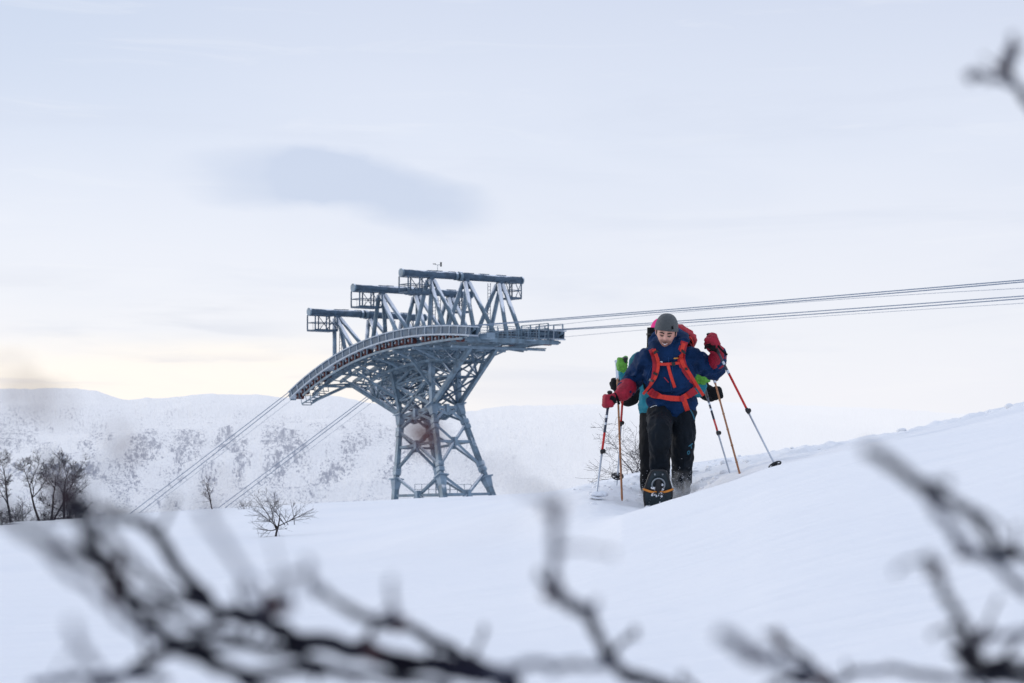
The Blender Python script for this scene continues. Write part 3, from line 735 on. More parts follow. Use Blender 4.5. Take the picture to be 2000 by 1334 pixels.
def tree(px, py, r, h, label, name='bare_birch_tree', seed=1, stems=1, lean=(0, 0), maxl=4, rad=.03, group='bare birches and bushes on the snow', n_child=5, spread=.75, cat='tree', bend=.2, upb=.15, trunk=.72, lf0=(.5, .8)):
    g = P(px, py, r) if r else ground(px, py)
    rng = random.Random(seed)
    o = thing(name, g, label, cat, group); t = MB(); b = MB()
    for i in range(stems):
        a = rng.uniform(0, 6.28); sp = .35 if stems > 1 else .05
        d = Vector((math.cos(a)*sp+lean[0], math.sin(a)*sp*.6, 1))
        off = Vector((math.cos(a), math.sin(a), 0))*(.05*stems*h*rng.random() if stems > 1 else 0)
        hh = h*rng.uniform(.75, 1) if i else h
        grow(t, b, g+off-Vector((0, 0, .12)), d, hh*trunk, rad*rng.uniform(.7, 1) if i else rad, 0, maxl, rng, bend, spread, upb, n_child, max(.0014, g.y*.000052), lf0)
    t.build('trunk', BARK, o); b.build('crown', BARK, o); return o
tree(22, 1024, 58, 2.2, 'slender bare birch at the left edge of the picture', seed=4, n_child=6, rad=.04, trunk=.85, lf0=(.3, .5), bend=.14, maxl=4)
tree(92, 1020, 57, 1.85, 'broad dark bare birch with several stems, between the other two left birches', seed=12, stems=3, n_child=5, rad=.045, trunk=.8, lf0=(.4, .7), maxl=4)
tree(124, 1017, 58, 1.9, 'bare birch rightmost of the left clump, its crown against the hillside', seed=24, n_child=6, rad=.042, trunk=.85, lf0=(.35, .55), bend=.14, maxl=4)
tree(40, 1028, 56, .75, 'low leafless bush at the foot of the left birches', 'bare_bush', 31, 3, n_child=5, rad=.018, cat='bush', maxl=3, lf0=(.8, 1.2))
tree(142, 1020, 56, .8, 'low leafless bush right beside the left clump of birches', 'bare_bush', 33, 3, n_child=5, rad=.018, cat='bush', maxl=3, lf0=(.8, 1.2))
tree(5, 1034, 50, .55, 'low scraggly bush in the very left corner in front of the birches', 'bare_bush', 36, 4, n_child=5, rad=.012, cat='bush', maxl=3, lf0=(.8, 1.3), spread=.95)
tree(95, 1024, 54, .5, 'low scraggly bush in front of the middle of the left birches', 'bare_bush', 38, 4, n_child=5, rad=.012, cat='bush', maxl=3, lf0=(.8, 1.3), spread=.95)
tree(480, 1000, 52, .4, 'tiny tuft of bare twigs on the snow edge between birch and lone bush', 'bare_bush', 39, 3, n_child=4, rad=.007, cat='bush', maxl=2, lf0=(.8, 1.3), spread=.95)
tree(416, 992, 58, .9, 'small crooked bare birch leaning left beside the lower ropes', seed=43, lean=(-.4, 0), n_child=5, rad=.024, maxl=3, lf0=(.4, .6), trunk=.9, bend=.15)
tree(538, 1048, None, .9, 'spreading bare bush standing alone on the snow left of the tower', 'bare_bush', 53, 1, n_child=6, rad=.02, lean=(-.12, 0), cat='bush', spread=.95, trunk=.5, lf0=(1.0, 1.6), maxl=3, bend=.2, upb=.12)
tree(572, 1024, None, .78, 'thin straight bare sapling just right of the lone bush', 'bare_sapling', 61, 3, lean=(-.42, 0), n_child=5, rad=.011, maxl=2, cat='sapling', bend=.08, trunk=.95, lf0=(.2, .4), spread=.6)
tree(558, 1034, None, .2, 'short broken twig stump between the lone bush and the sapling', 'twig_stump', 64, 1, lean=(-.1, 0), n_child=2, rad=.018, maxl=1, cat='stump')
tree(1258, 938, 23.5, .9, 'bare bush poking out of the snow behind the walkers', 'bare_bush', 73, 3, lean=(-.5, 0), n_child=5, rad=.011, maxl=3, cat='bush', spread=.85, upb=.05, lf0=(.9, 1.3), trunk=.6)

# ------------------------------------------------------------------ people
def hand(mb, c, axis, wrist, fr=.012, R_=.028, sp=.021, thumb=1, palm=.03):
    a = axis.normalized(); w = (wrist-c); w = (w-a*w.dot(a)).normalized(); sd = a.cross(w).normalized()
    mb.cap([wrist, c+(wrist-c)*.45+sd*R_*.6, c+sd*R_*.9+w*.012], [(palm*.95, palm*.8), (palm*1.25, palm*.7), (palm*1.2, palm*.6)])
    for i, ln in enumerate((185, 205, 200, 170)):
        o = a*(1.5-i)*sp
        mb.cap([c+o+R_*(math.cos(R(t))*sd-math.sin(R(t))*w) for t in np.linspace(-15, ln, 6)], [fr*1.05, fr*1.1, fr, fr, fr*.95, fr*.85], 8)
    mb.cap([c+a*sp*1.2+w*.035+sd*.02, c+a*sp*2.0+w*.028-sd*.012, c+a*sp*1.9-w*.004-sd*R_*1.0], [fr*1.4, fr*1.3, fr*1.0], 8)
def ribbon(tree_, pts, width, name, m, parent, thick=.006, lift=.005, n=6, free=False, depth=None):
    """webbing laid over the clothing along picture points"""
    P2 = []
    for i in range(len(pts)-1):
        for j in range(n): t = j/n; P2.append(tuple(pts[i][q]*(1-t)+pts[i+1][q]*t for q in (0, 1)))
    P2.append(pts[-1][:2]); out = []; last = None
    for x, y in P2:
        h_ = tree_.ray_cast(Vector((0, 0, 0)), ray(x, y).normalized())[0]
        if h_ is not None: last = h_; break
    if last is None: last = Vector((0, 15.6, 0))
    for x, y in P2:
        d = ray(x, y).normalized(); hit = tree_.ray_cast(Vector((0, 0, 0)), d)
        if hit[0] is not None: q = hit[0]-d*lift; last = q
        else: q = d*((last.length) if last else depth)
        out.append(q)
    # smooth
    for _ in range(2): out = [out[0]]+[(out[i-1]+out[i]*2+out[i+1])/4 for i in range(1, len(out)-1)]+[out[-1]]
    mb = MB(); k = len(out); ws = width if isinstance(width, (list, tuple)) else [width]*k
    for i, q in enumerate(out):
        t = (out[min(i+1, k-1)]-out[max(i-1, 0)]).normalized(); d = q.normalized(); x = t.cross(d).normalized()
        w = np.interp(i/(k-1), np.linspace(0, 1, len(ws)), ws)/2
        for a, b in ((-1, 0), (-1, 1), (1, 1), (1, 0)): mb.v.append(q+x*w*a-d*thick*b)
    for i in range(k-1):
        for j in range(4): a = i*4+j; b = i*4+(j+1) % 4; mb.f.append((a, b, b+4, a+4))
    mb.f.append((0, 1, 2, 3)); mb.f.append(tuple(range(4*k-4, 4*k)))
    return mb.build(name, m, parent)

def head_mesh(mb, c, rotm, sc_=1.):
    """closed head surface facing -Y with brow, nose, cheeks, lips, jaw and ears"""
    nu, nv = 56, 44; base = len(mb.v)
    def g(x, z, cx, cz, sx, sz_): return math.exp(-((x-cx)/sx)**2-((z-cz)/sz_)**2)
    for i in range(nv+1):
        t = math.pi*i/nv
        for j in range(nu):
            a = 2*math.pi*j/nu; x = math.sin(t)*math.cos(a); y = math.sin(t)*math.sin(a); z = math.cos(t)
            X = x*.076; Y = y*.096; Z = z*.118
            if z < 0:        # jaw
                k = 1+z*.30*(1 if y < 0 else .7); X *= k; Y = Y*(1+z*.12) if y < 0 else Y*(1+z*.35)
            if y < 0:
                f = -y
                Y -= .020*g(X, Z, 0, -.022, .011, .018)+.012*g(X, Z, 0, .0, .009, .022)   # nose
                Y += .011*(g(X, Z, .031, .008, .016, .011)+g(X, Z, -.031, .008, .016, .011))   # eye sockets
                Y -= .005*(g(X, Z, .03, .028, .022, .008)+g(X, Z, -.03, .028, .022, .008))     # brow
                Y -= .006*g(X, Z, 0, -.058, .022, .007)+.006*g(X, Z, 0, -.072, .018, .006)     # lips
                Y -= .010*g(X, Z, 0, -.098, .024, .018)                                         # chin
                Y -= .006*(g(X, Z, .042, -.03, .018, .02)+g(X, Z, -.042, -.03, .018, .02))     # cheeks
            mb.v.append(c+rotm@(Vector((X, Y, Z))*sc_))
    for i in range(nv):
        for j in range(nu):
            a = base+i*nu+j; b = base+i*nu+(j+1) % nu
            mb.f.append((a, a+nu, b+nu, b))
    for e in (-1, 1): mb.ell(c+rotm@Vector((e*.077, .012, -.005))*sc_, (.008*sc_, .018*sc_, .03*sc_), rotm)

def figure(label, J, M, jm, tm, hm, gm, bm_, root_px, body_m, glove='mitt', voxel=.011, hat='hat', hood=True, tilt=(18, 0, 0), cuff=None, seed=0, wr=.009):
    """J: joints as world points"""
    pr = thing('person', root_px, label, 'person', 'snowshoe walkers going up the slope in a line')
    rot = (Matrix.Rotation(R(tilt[2]), 3, 'Z')@Matrix.Rotation(R(tilt[1]), 3, 'Y')@Matrix.Rotation(R(tilt[0]), 3, 'X'))
    # body: one continuous surface from head to feet
    b = MB(); head_mesh(b, J['head'], rot)
    b.cap([J['head']+rot@Vector((0, .02, -.05)), J['neck'], J['chest']], [.055, .058, .1])
    b.cap([J['chest'], J['waist'], J['pelvis']], [(.14, .09), (.125, .085), (.14, .1)])
    for s in 'LR':
        b.cap([J['chest'].lerp(J['sh'+s], .6), J['sh'+s], J['el'+s], J['wr'+s]], [.05, .046, .036, .024])
        b.cap([J['hip'+s], J['kn'+s], J['an'+s], J['toe'+s]], [.055, .038, .03, .026])
        hand(b, J['ha'+s], J['ax'+s], J['wr'+s], .0075, .022, .017, palm=.022)
    remesh(b, 'body', body_m, pr, .006, 2, smf=.35)
    # jacket
    b = MB()
    b.cap([J['hem'], J['pelvis'], J['waist'], J['chest']+(J['waist']-J['chest'])*.35, J['chest'], J['chest'].lerp(J['neck'], .62)], [(.185, .135), (.20, .15), (.175, .135), (.215, .145), (.21, .13), (.12, .09)], 22)
    for s in 'LR':
        b.cap([J['chest'].lerp(J['sh'+s], .55), J['sh'+s], J['sh'+s].lerp(J['el'+s], .5), J['el'+s], J['el'+s].lerp(J['wr'+s], .5), J['wr'+s]], [.09, .085, .076, .074, .066, .056])
    if hood:
        n = J['neck']; h = J['head']
        b.cap([n+Vector((0, .0, -.01)), n+Vector((0, .02, .05))], [(.1, .1), (.095, .1)])
        b.cap([n+Vector((-.085, -.06, .0)), n+Vector((-.10, .03, .05)), n+Vector((-.06, .12, .10)), n+Vector((.04, .13, .12)), n+Vector((.115, .06, .10)), n+Vector((.105, -.02, .05)), n+Vector((.07, -.08, -.01))], [.036, .042, .055, .062, .058, .05, .036], 12)
    jk = remesh(b, 'jacket', jm, pr, voxel, 5, wr, 8.5, (1, 1, 1.5), seed)
    # trousers
    b = MB(); b.cap([J['pelvis'], J['pelvis'].lerp((J['hipL']+J['hipR'])/2, .9)], [(.165, .12), (.17, .12)])
    for s in 'LR':
        b.cap([J['hip'+s], J['hip'+s].lerp(J['kn'+s], .5), J['kn'+s], J['kn'+s].lerp(J['an'+s], .5), J['an'+s]], [.102, .094, .088, .072, .069])
    tr = remesh(b, 'trousers', tm, pr, voxel, 4, wr*.9, 8, (1.5, 1, .9), seed+5)
    # boots
    for s in 'LR':
        b = MB(); a = J['an'+s]; t = J['toe'+s]; d = (t-a)
        b.cap([a+Vector((0, 0, .06)), a, a.lerp(t, .5), t], [.058, .058, (.05, .045), (.045, .038)])
        remesh(b, 'boot', BLACK, pr, .01, 3, .002, 20)
    # mitts or gloves
    gl = {}
    for s in 'LR':
        b = MB()
        if glove == 'mitt': hand(b, J['ha'+s], J['ax'+s], J['wr'+s], .021, .036, .022, palm=.047)
        else: hand(b, J['ha'+s], J['ax'+s], J['wr'+s], .016, .034, .027, palm=.042)
        cw = J['wr'+s].lerp(J['el'+s], .42 if cuff else .12)
        if cuff: b.cap([J['ha'+s].lerp(J['wr'+s], .75), J['wr'+s], cw], [.05, .062, .078])
        else: b.cap([J['ha'+s].lerp(J['wr'+s], .75), J['wr'+s], cw], [.042, .05, .052])
        gl[s] = remesh(b, 'mitten' if glove == 'mitt' else 'glove', gm, pr, .007, 2, .003, 22)
    # hat
    b = MB(); nu, nv = 36, 16; hc = J['head']
    rr = rot@Matrix.Rotation(R(-20), 3, 'X')
    for i in range(nv+1):
        t = R(3)+R(87)*i/nv
        for j in range(nu):
            a = 2*math.pi*j/nu; S_ = math.sin(t)**.78; q = Vector((S_*math.cos(a)*.094, S_*math.sin(a)*.112+.006, math.cos(t)*.137+.012))
            rib = 1+.008*math.cos(a*18)*math.sin(t)
            b.v.append(hc+rr@(q*rib))
    for i in range(nv+1):
        t = R(90)-R(87)*i/nv
        for j in range(nu):
            a = 2*math.pi*j/nu; S_ = math.sin(t)**.78; q = Vector((S_*math.cos(a)*.086, S_*math.sin(a)*.104+.006, math.cos(t)*.129+.012)); b.v.append(hc+rr@q)
    for i in range(2*nv+1):
        for j in range(nu): a = i*nu+j; c = i*nu+(j+1) % nu; b.f.append((a, a+nu, c+nu, c))
    b.f.append(tuple(range(nu))); b.f.append(tuple(range((2*nv+1)*nu, (2*nv+2)*nu)))
    ht = b.build(hat, hm, pr, True)
    return pr, jk, tr, gl, ht, rot

DM = 15.9
def q(px, py, dy=0, base=DM): return P(px, py, base+dy)
# --- the man in front
J = dict(head=q(1301, 649, -.27), neck=q(1303, 684, -.17), chest=q(1306, 712, -.10), waist=q(1311, 762, 0), pelvis=q(1312, 784, 0), hem=q(1312, 800, .02),
    shL=q(1264, 702, -.08), elL=q(1236, 742, .1), wrL=q(1217, 768, -.10), haL=q(1190, 784, -.2), axL=Vector((.1, .05, 1)),
    shR=q(1350, 700, -.08), elR=q(1396, 724, .06), wrR=q(1403, 690, -.12), haR=q(1392, 668, -.2), axR=Vector((-.5, -.2, 1)),
    hipL=q(1289, 808, .0), knL=q(1288, 845, -.36), anL=q(1288, 932, -.22), toeL=q(1286, 938, -.36),
    hipR=q(1334, 808, .0), knR=q(1334, 872, -.08), anR=q(1329, 972, .12), toeR=q(1327, 990, -.1))
rotx = (Matrix.Rotation(R(20), 3, 'X'))
chin = J['head']+(Matrix.Rotation(R(-5), 3, 'Z')@Matrix.Rotation(R(6), 3, 'Y')@Matrix.Rotation(R(25), 3, 'X'))@Vector((0, -.085, -.088))
SKIN = skin_mat(tuple(chin)); SKIN2 = skin_mat((0, 0, -50))
man, jk, tr, gl, ht, rot = figure('man in navy jacket, grey beanie and red mittens, smiling down, leading the line', J, None, NAVY, TROU, HATG, RED, BLACK, ground_at(1305, 15.9), SKIN, cuff=True, tilt=(25, 6, -5), wr=.02)
fc = lambda x, y, z: J['head']+rot@Vector((x, y, z))
bodyo = [c for c in man.children if c.name.startswith('body')][0]
# sideburn / hair, brows, eyes, mouth
b = MB()
for e in (-1, 1): b.ell(fc(e*.074, -.02, .012), (.006, .02, .03), rot)
b.ell(fc(0, .05, -.02), (.068, .05, .06), rot); b.build('hair', HAIR, man, True)
for e in (-1, 1):
    b = MB(); b.cap([fc(e*.014, -.101, .0265), fc(e*.030, -.1005, .033), fc(e*.048, -.088, .028)], [.004, .0055, .0035], 8); b.build('eyebrow', HAIR, man, True)
    b = MB(); b.cap([fc(e*.018, -.0945, .006), fc(e*.031, -.0935, .0025), fc(e*.043, -.084, .0075)], [.0028, .005, .0028], 8); b.build('eye', EYEW, man, True)
b = MB(); b.cap([fc(-.024, -.086, -.058), fc(-.010, -.0965, -.064), fc(.010, -.0965, -.064), fc(.024, -.086, -.057)], [.0018, .0045, .0045, .0018], 10)
mo = b.build('mouth', LIP, man, True)
b = MB(); b.cap([fc(-.02, -.0915, -.058), fc(0, -.1005, -.0635), fc(.02, -.0915, -.0575)], [.0014, .0032, .0014], 8); b.build('teeth', WHITE, mo, True)
b = MB(); b.cap([fc(-.02, -.090, -.05), fc(0, -.099, -.0485), fc(.02, -.090, -.05)], [.0012, .002, .0012], 8); b.build('moustache', HAIR, man, True)
TJ = bvh(jk); TT = bvh(tr); TJT = bvh(jk, tr); TH_ = bvh(ht)
ribbon(TH_, [(1313, 637), (1314, 643)], .014, 'hat_badge', BLACK, ht, n=2)
# chest details of the jacket
z_ = ribbon(TJ, [(1305, 697), (1308, 730), (1312, 768)], .006, 'zip', NAVYL, jk, .003)
ribbon(TJ, [(1316, 700), (1325, 699.5)], .009, 'chest_print', YELL, jk, .002, n=3)
ribbon(TJ, [(1289, 708), (1291, 705), (1293, 709)], .005, 'chest_logo', WHITE, jk, .002, n=3)
ribbon(TJ, [(1293, 705.5), (1294, 708.5)], .004, 'chest_logo', WHITE, jk, .002, n=3)
ribbon(TJ, [(1297, 737), (1306, 747)], .007, 'pocket_pull', PACKRED, jk, .003, n=3)
ribbon(TJ, [(1312, 706), (1315, 735), (1317, 760)], .005, 'seam', NAVYL, jk, .002)
ribbon(TJ, [(1273, 715), (1264, 738), (1266, 762)], .006, 'seam', NAVYL, jk, .002)
ribbon(TT, [(1270, 796), (1276, 793), (1283, 792)], .004, 'thigh_print', WHITE, tr, .002, n=4)
for pts in ([(1345, 872), (1353, 866)], [(1349, 868), (1351, 876)], [(1343, 882), (1347, 880), (1347, 886), (1343, 888), (1343, 882)]):
    ribbon(TT, pts, .008, 'knee_logo', TEALP, tr, .002, n=3)
ribbon(TT, [(1348, 800), (1353, 808), (1357, 820)], .01, 'pocket_zip', TEALP, tr, .003, n=3)
# mitten details
for s, pts in (('L', [(1200, 768), (1206, 778), (1209, 790)]), ('R', [(1384, 683), (1395, 683), (1404, 689)])):
    ribbon(bvh(gl[s]), pts, .022, 'wrist_strap', BLACK, gl[s], .008, n=4)
for s, pts in (('L', [(1192, 776), (1198, 778), (1201, 788)]), ('R', [(1383, 676), (1391, 679), (1398, 679)])):
    ribbon(bvh(gl[s]), pts, .035, 'palm_patch', BLACK, gl[s], .006, n=4)

# backpack on his back
pk = thing('backpack', q(1312, 790, .2), 'red backpack with orange straps worn by the man in the navy jacket', 'backpack')
b = MB(); b.cap([q(1314, 785, .19), q(1314, 740, .2), q(1316, 690, .2), q(1318, 665, .16)], [(.13, .09), (.165, .12), (.165, .12), (.15, .10)], 20)
bag = remesh(b, 'bag', PACKRED, pk, .012, 5, .01, 8)
b = MB(); b.cap([q(1296, 662, .1), q(1322, 655, .12), q(1343, 664, .1)], [(.08, .07), (.105, .09), (.07, .075)], 16); lid = remesh(b, 'lid', PACKRED, pk, .01, 3, .012, 12)
b = MB()
for off in (0, 7, 14): b.cap([q(1330+off*.3, 651+off, -.0), q(1343, 654+off, -.02), q(1353-off*.2, 664+off, .0)], [.006, .008, .006], 8)
b.build('lid_strap', BLACK, lid, True)
b = MB(); b.cap([q(1336, 652, -.01), q(1350, 661, -.02), q(1354, 676, .0)], [.005, .007, .005], 8); b.build('cord', ORANGE, lid, True)
b = MB(); b.ring_tube([q(1272, 640, .14), q(1271, 690, .14)], .033, 18); mat_ = b.build('foam_mat', BLACK, pk, True)
for y_ in (651, 678): b = MB(); b.ring_tube([q(1271, y_, .14), q(1271, y_+4, .14)], .036, 18); b.build('mat_strap', BLACKP, mat_)
w1 = .062
b = MB(); b.cap([q(1262, 740, -.02), q(1265, 757, -.02)], [.03, .034], 12); b.build('side_pouch', BLACK, pk, True)
r1 = ribbon(TJ, [(1273, 681), (1279, 694), (1282, 708), (1281, 722), (1276, 738), (1270, 752)], [.055, .06, .06, .055, .035, .026], 'shoulder_strap', PACKRED, pk, .012, .006)
r1b = ribbon(bvh(jk, r1), [(1277, 683), (1283, 696), (1286, 709), (1285, 722), (1280, 738), (1269, 754), (1256, 770)], [.03, .028, .024, .024, .022, .02], 'strap_webbing', ORANGE, pk, .006, .005)
r2 = ribbon(TJ, [(1337, 667), (1332, 684), (1330, 700), (1334, 715), (1342, 728), (1350, 742), (1360, 756)], [.055, .062, .062, .058, .045, .035], 'shoulder_strap', PACKRED, pk, .012, .006)
r2b = ribbon(bvh(jk, r2), [(1336, 670), (1331, 686), (1330, 700), (1335, 714), (1346, 728), (1358, 748), (1374, 773)], [.034, .03, .03, .028, .026, .024], 'strap_webbing', ORANGE, pk, .006, .005)
TS = bvh(jk, r1, r1b, r2, r2b)
for pts in ([(1277, 690), (1285, 685)], [(1331, 684), (1339, 690)], [(1276, 728), (1284, 732)], [(1338, 721), (1346, 719)], [(1268, 741), (1277, 745)]):
    ribbon(TS, pts, .02, 'strap_buckle', BLACKP, pk, .008, .004, n=3)
st = ribbon(bvh(jk), [(1286, 711), (1297, 711.5), (1308, 711), (1320, 709.5), (1333, 708.5)], .022, 'sternum_strap', ORANGE, pk, .008, .01)
ribbon(bvh(jk, st), [(1312, 711), (1319, 710.5)], .03, 'sternum_buckle', BLACKP, st, .01, .004, n=3)
ribbon(bvh(jk), [(1305, 714), (1309, 730), (1314, 745), (1318, 757)], .024, 'strap_tail', ORANGE, pk, .005, .012)
wb = ribbon(TJT, [(1270, 762), (1277, 770), (1292, 775), (1310, 778), (1330, 779), (1344, 772), (1358, 761)], [.075, .065, .035, .042, .042, .05, .075], 'waist_belt', ORANGE, pk, .014, .008)
ribbon(bvh(jk, tr, wb), [(1269, 762), (1276, 768), (1284, 772)], .05, 'belt_pad', PACKRED, wb, .01, .003)
ribbon(bvh(jk, tr, wb), [(1345, 772), (1352, 766), (1358, 762)], .055, 'belt_pad', PACKRED, wb, .01, .003)
ribbon(bvh(jk, tr, wb), [(1329, 779), (1337, 778)], .045, 'belt_buckle', PACKRED, wb, .01, .004, n=3)
ribbon(bvh(jk, tr, wb), [(1335, 778), (1339, 790), (1343, 802)], .04, 'belt_tail', ORANGE, wb, .006, .006)

# --- poles
def pole(top, tip, label, kind='alu', basket=None, grip=.07, fr=(.0, .28, .55), rr=.0088, bt=.93):
    L_ = (tip-top).length; d = (tip-top).normalized(); at = lambda t: top+(tip-top)*t
    o = thing('trekking_pole', tip, label, 'trekking pole', 'poles of the snowshoe walkers')
    b = MB(); b.cap([at(-.06), at(0), at(.08)], [.016, .014, .013], 10); b.ell(at(-.075), (.022, .022, .014)); b.build('grip', BLACKP if kind != 'bamboo' else ALU, o, True)
    if kind == 'alu':
        MB().ring_tube([at(.0), at(fr[1])], rr*1.15, 10).build('upper_section', POLEB, o, True)
        MB().ring_tube([at(fr[1]), at(fr[2])], rr*1.1, 10).build('middle_section', POLER, o, True)
        MB().ring_tube([at(fr[2]), at(.97), at(1)], [rr*.92, rr*.8, .004], 10).build('lower_section', ALU, o, True)
        b = MB(); b.ring_tube([at(fr[2]-.015), at(fr[2]), at(fr[2]+.025)], [rr*1.5, rr*2, rr*1.3], 10); b.ell(at(fr[2])+Vector((.015, -.005, 0)), (.014, .01, .018)); b.build('clamp', BLACKP, o)
        b = MB()
        for t in (.05, .15, .22): b.ring_tube([at(t), at(t+.025)], rr*1.22, 10)
        b.build('section_print', ALU, o)
    else:
        MB().ring_tube([at(t) for t in np.linspace(0, .985, 8)]+[at(1)], [rr*1.0]*8+[.004], 10).build('shaft', BAMB, o, True)
        b = MB()
        for t in (.12, .26, .4, .55, .7, .85): b.ring_tube([at(t-.006), at(t), at(t+.006)], [rr*1.02, rr*1.3, rr*1.02], 10)
        b.build('bamboo_node', TAN, o)
    if basket:
        c = at(bt); x, y, z = frame(d); b = MB(); n = 20; rb = .05
        pts = [c+(x*math.cos(a)+y*math.sin(a))*rb for a in np.linspace(0, 2*math.pi, n)]; b.ring_tube(pts, .006, 6)
        b.ring_tube([c-d*.012, c+d*.012], .02, 10)
        for a in range(5): v = x*math.cos(a*1.257)+y*math.sin(a*1.257); b.beam(c+v*.01, c+v*rb, .018, .005, d)
        b.build('basket', basket, o)
    return o
tip = q(1163, 982, -.25)
pole(q(1189, 781, -.2), tip, 'snow-caked trekking pole held in the lower red mitten, left of the front man', 'alu', CLUMP, bt=.955, fr=(0, .32, .50))
b = MB(); c = P(1167, 965, DM-.25); b.ell(c, (.06, .06, .018)); b.ell(c+Vector((.035, 0, .0)), (.05, .045, .022))
remesh(b, 'snow_lump', CLUMP, bpy.data.objects['trekking_pole'], .006, 2, .004, 30)
g2 = ground(1515, 914, 14); pole(q(1394, 671, -.2), P(1518, 917, min(g2.y, 15.6)), 'trekking pole in the raised red mitten, slanting out right of the front man', 'alu', BLACKP, bt=.965, fr=(0, .25, .54))
for nm, pts in ((0, [(1380, 678), (1378, 671), (1388, 673)]), ):
    b = MB(); b.cap([q(1387, 672, -.26), q(1379, 674, -.27), q(1377, 681, -.27), q(1382, 676, -.26)], .006, 6); b.cap([q(1403, 676, -.24), q(1410, 684, -.25), q(1419, 692, -.24)], [.01, .008, .01], 6)
    b.build('wrist_loop', BLACK, bpy.data.objects['trekking_pole.001'], True)
g3 = P(1208, 945, 18.2); pole(P(1220, 718, 17.1), P(1205, 948, 17.8), 'red and silver trekking pole held in the green glove on the left', 'alu', BLACKP, bt=.92, fr=(0, .22, .46))
pole(P(1205, 722, 18.0), P(1215, 978, 15.5), 'thin orange-brown bamboo pole with grey top, standing left of the front man', 'bamboo', None)
pole(P(1378, 764, 17.6), P(1428, 932, 16.6), 'red and silver trekking pole below the black mitten on the right', 'alu', None, fr=(0, .35, .50))
o_ = pole(P(1393, 734, 18.5), P(1448, 937, 16.0), 'thin orange-brown bamboo pole slanting down right of the black mitten', 'bamboo', None)
b = MB(); b.cap([P(1393, 730, 18.5), P(1397, 738, 18.45)], [.03, .036], 10); b.build('leather_disc', TAN, o_, True)

# --- teal walker behind
D2 = 17.2
def e(px, py, dy=0): return P(px, py, D2+dy)
J2 = dict(head=e(1291, 655, -.14), neck=e(1292, 686, -.08), chest=e(1290, 712, -.04), waist=e(1290, 765, 0), pelvis=e(1291, 790, 0), hem=e(1291, 806, .02),
    shL=e(1250, 706, 0), elL=e(1234, 752, .12), wrL=e(1220, 729, -.05), haL=e(1216, 711, -.1), axL=Vector((.05, 0, 1)),
    shR=e(1330, 706, 0), elR=e(1360, 760, .12), wrR=e(1368, 752, -.04), haR=e(1375, 736, -.1), axR=Vector((-.2, 0, 1)),
    hipL=e(1272, 812, 0), knL=e(1268, 870, -.12), anL=e(1266, 950, .05), toeL=e(1264, 965, -.12),
    hipR=e(1318, 812, 0), knR=e(1335, 880, .02), anR=e(1336, 950, .12), toeR=e(1336, 960, -.05))
figure('person in teal jacket and green gloves, mostly hidden directly behind the front man', J2, None, TEAL, BLACK, MAGENTA, GREEN, BLACK, ground_at(1291, D2), SKIN2, glove='glove', cuff=False, seed=3, tilt=(12, 0, 4), hood=False)
# --- black walker last
D3 = 18.6
def g_(px, py, dy=0): return P(px, py, D3+dy)
J3 = dict(head=g_(1312, 668, -.12), neck=g_(1312, 697, -.06), chest=g_(1312, 722, -.04), waist=g_(1310, 770, 0), pelvis=g_(1310, 792, 0), hem=g_(1310, 806, .02),
    shL=g_(1274, 716, 0), elL=g_(1230, 779, .0), wrL=g_(1212, 764, -.16), haL=g_(1205, 750, -.25), axL=Vector((0, -.2, 1)),
    shR=g_(1352, 722, 0), elR=g_(1372, 760, .06), wrR=g_(1388, 772, -.12), haR=g_(1400, 769, -.2), axR=Vector((-.25, -.1, 1)),
    hipL=g_(1295, 812, 0), knL=g_(1295, 870, -.1), anL=g_(1293, 930, .05), toeL=g_(1293, 940, -.1),
    hipR=g_(1325, 812, 0), knR=g_(1330, 865, -.1), anR=g_(1332, 925, .05), toeR=g_(1332, 935, -.1))
figure('person in black jacket and black mittens, last in the line, only arms showing', J3, None, BLACK, BLACK, BLACK, BLACK, BLACK, ground_at(1310, D3), SKIN2, cuff=True, seed=8, tilt=(12, 0, 0), hood=False)

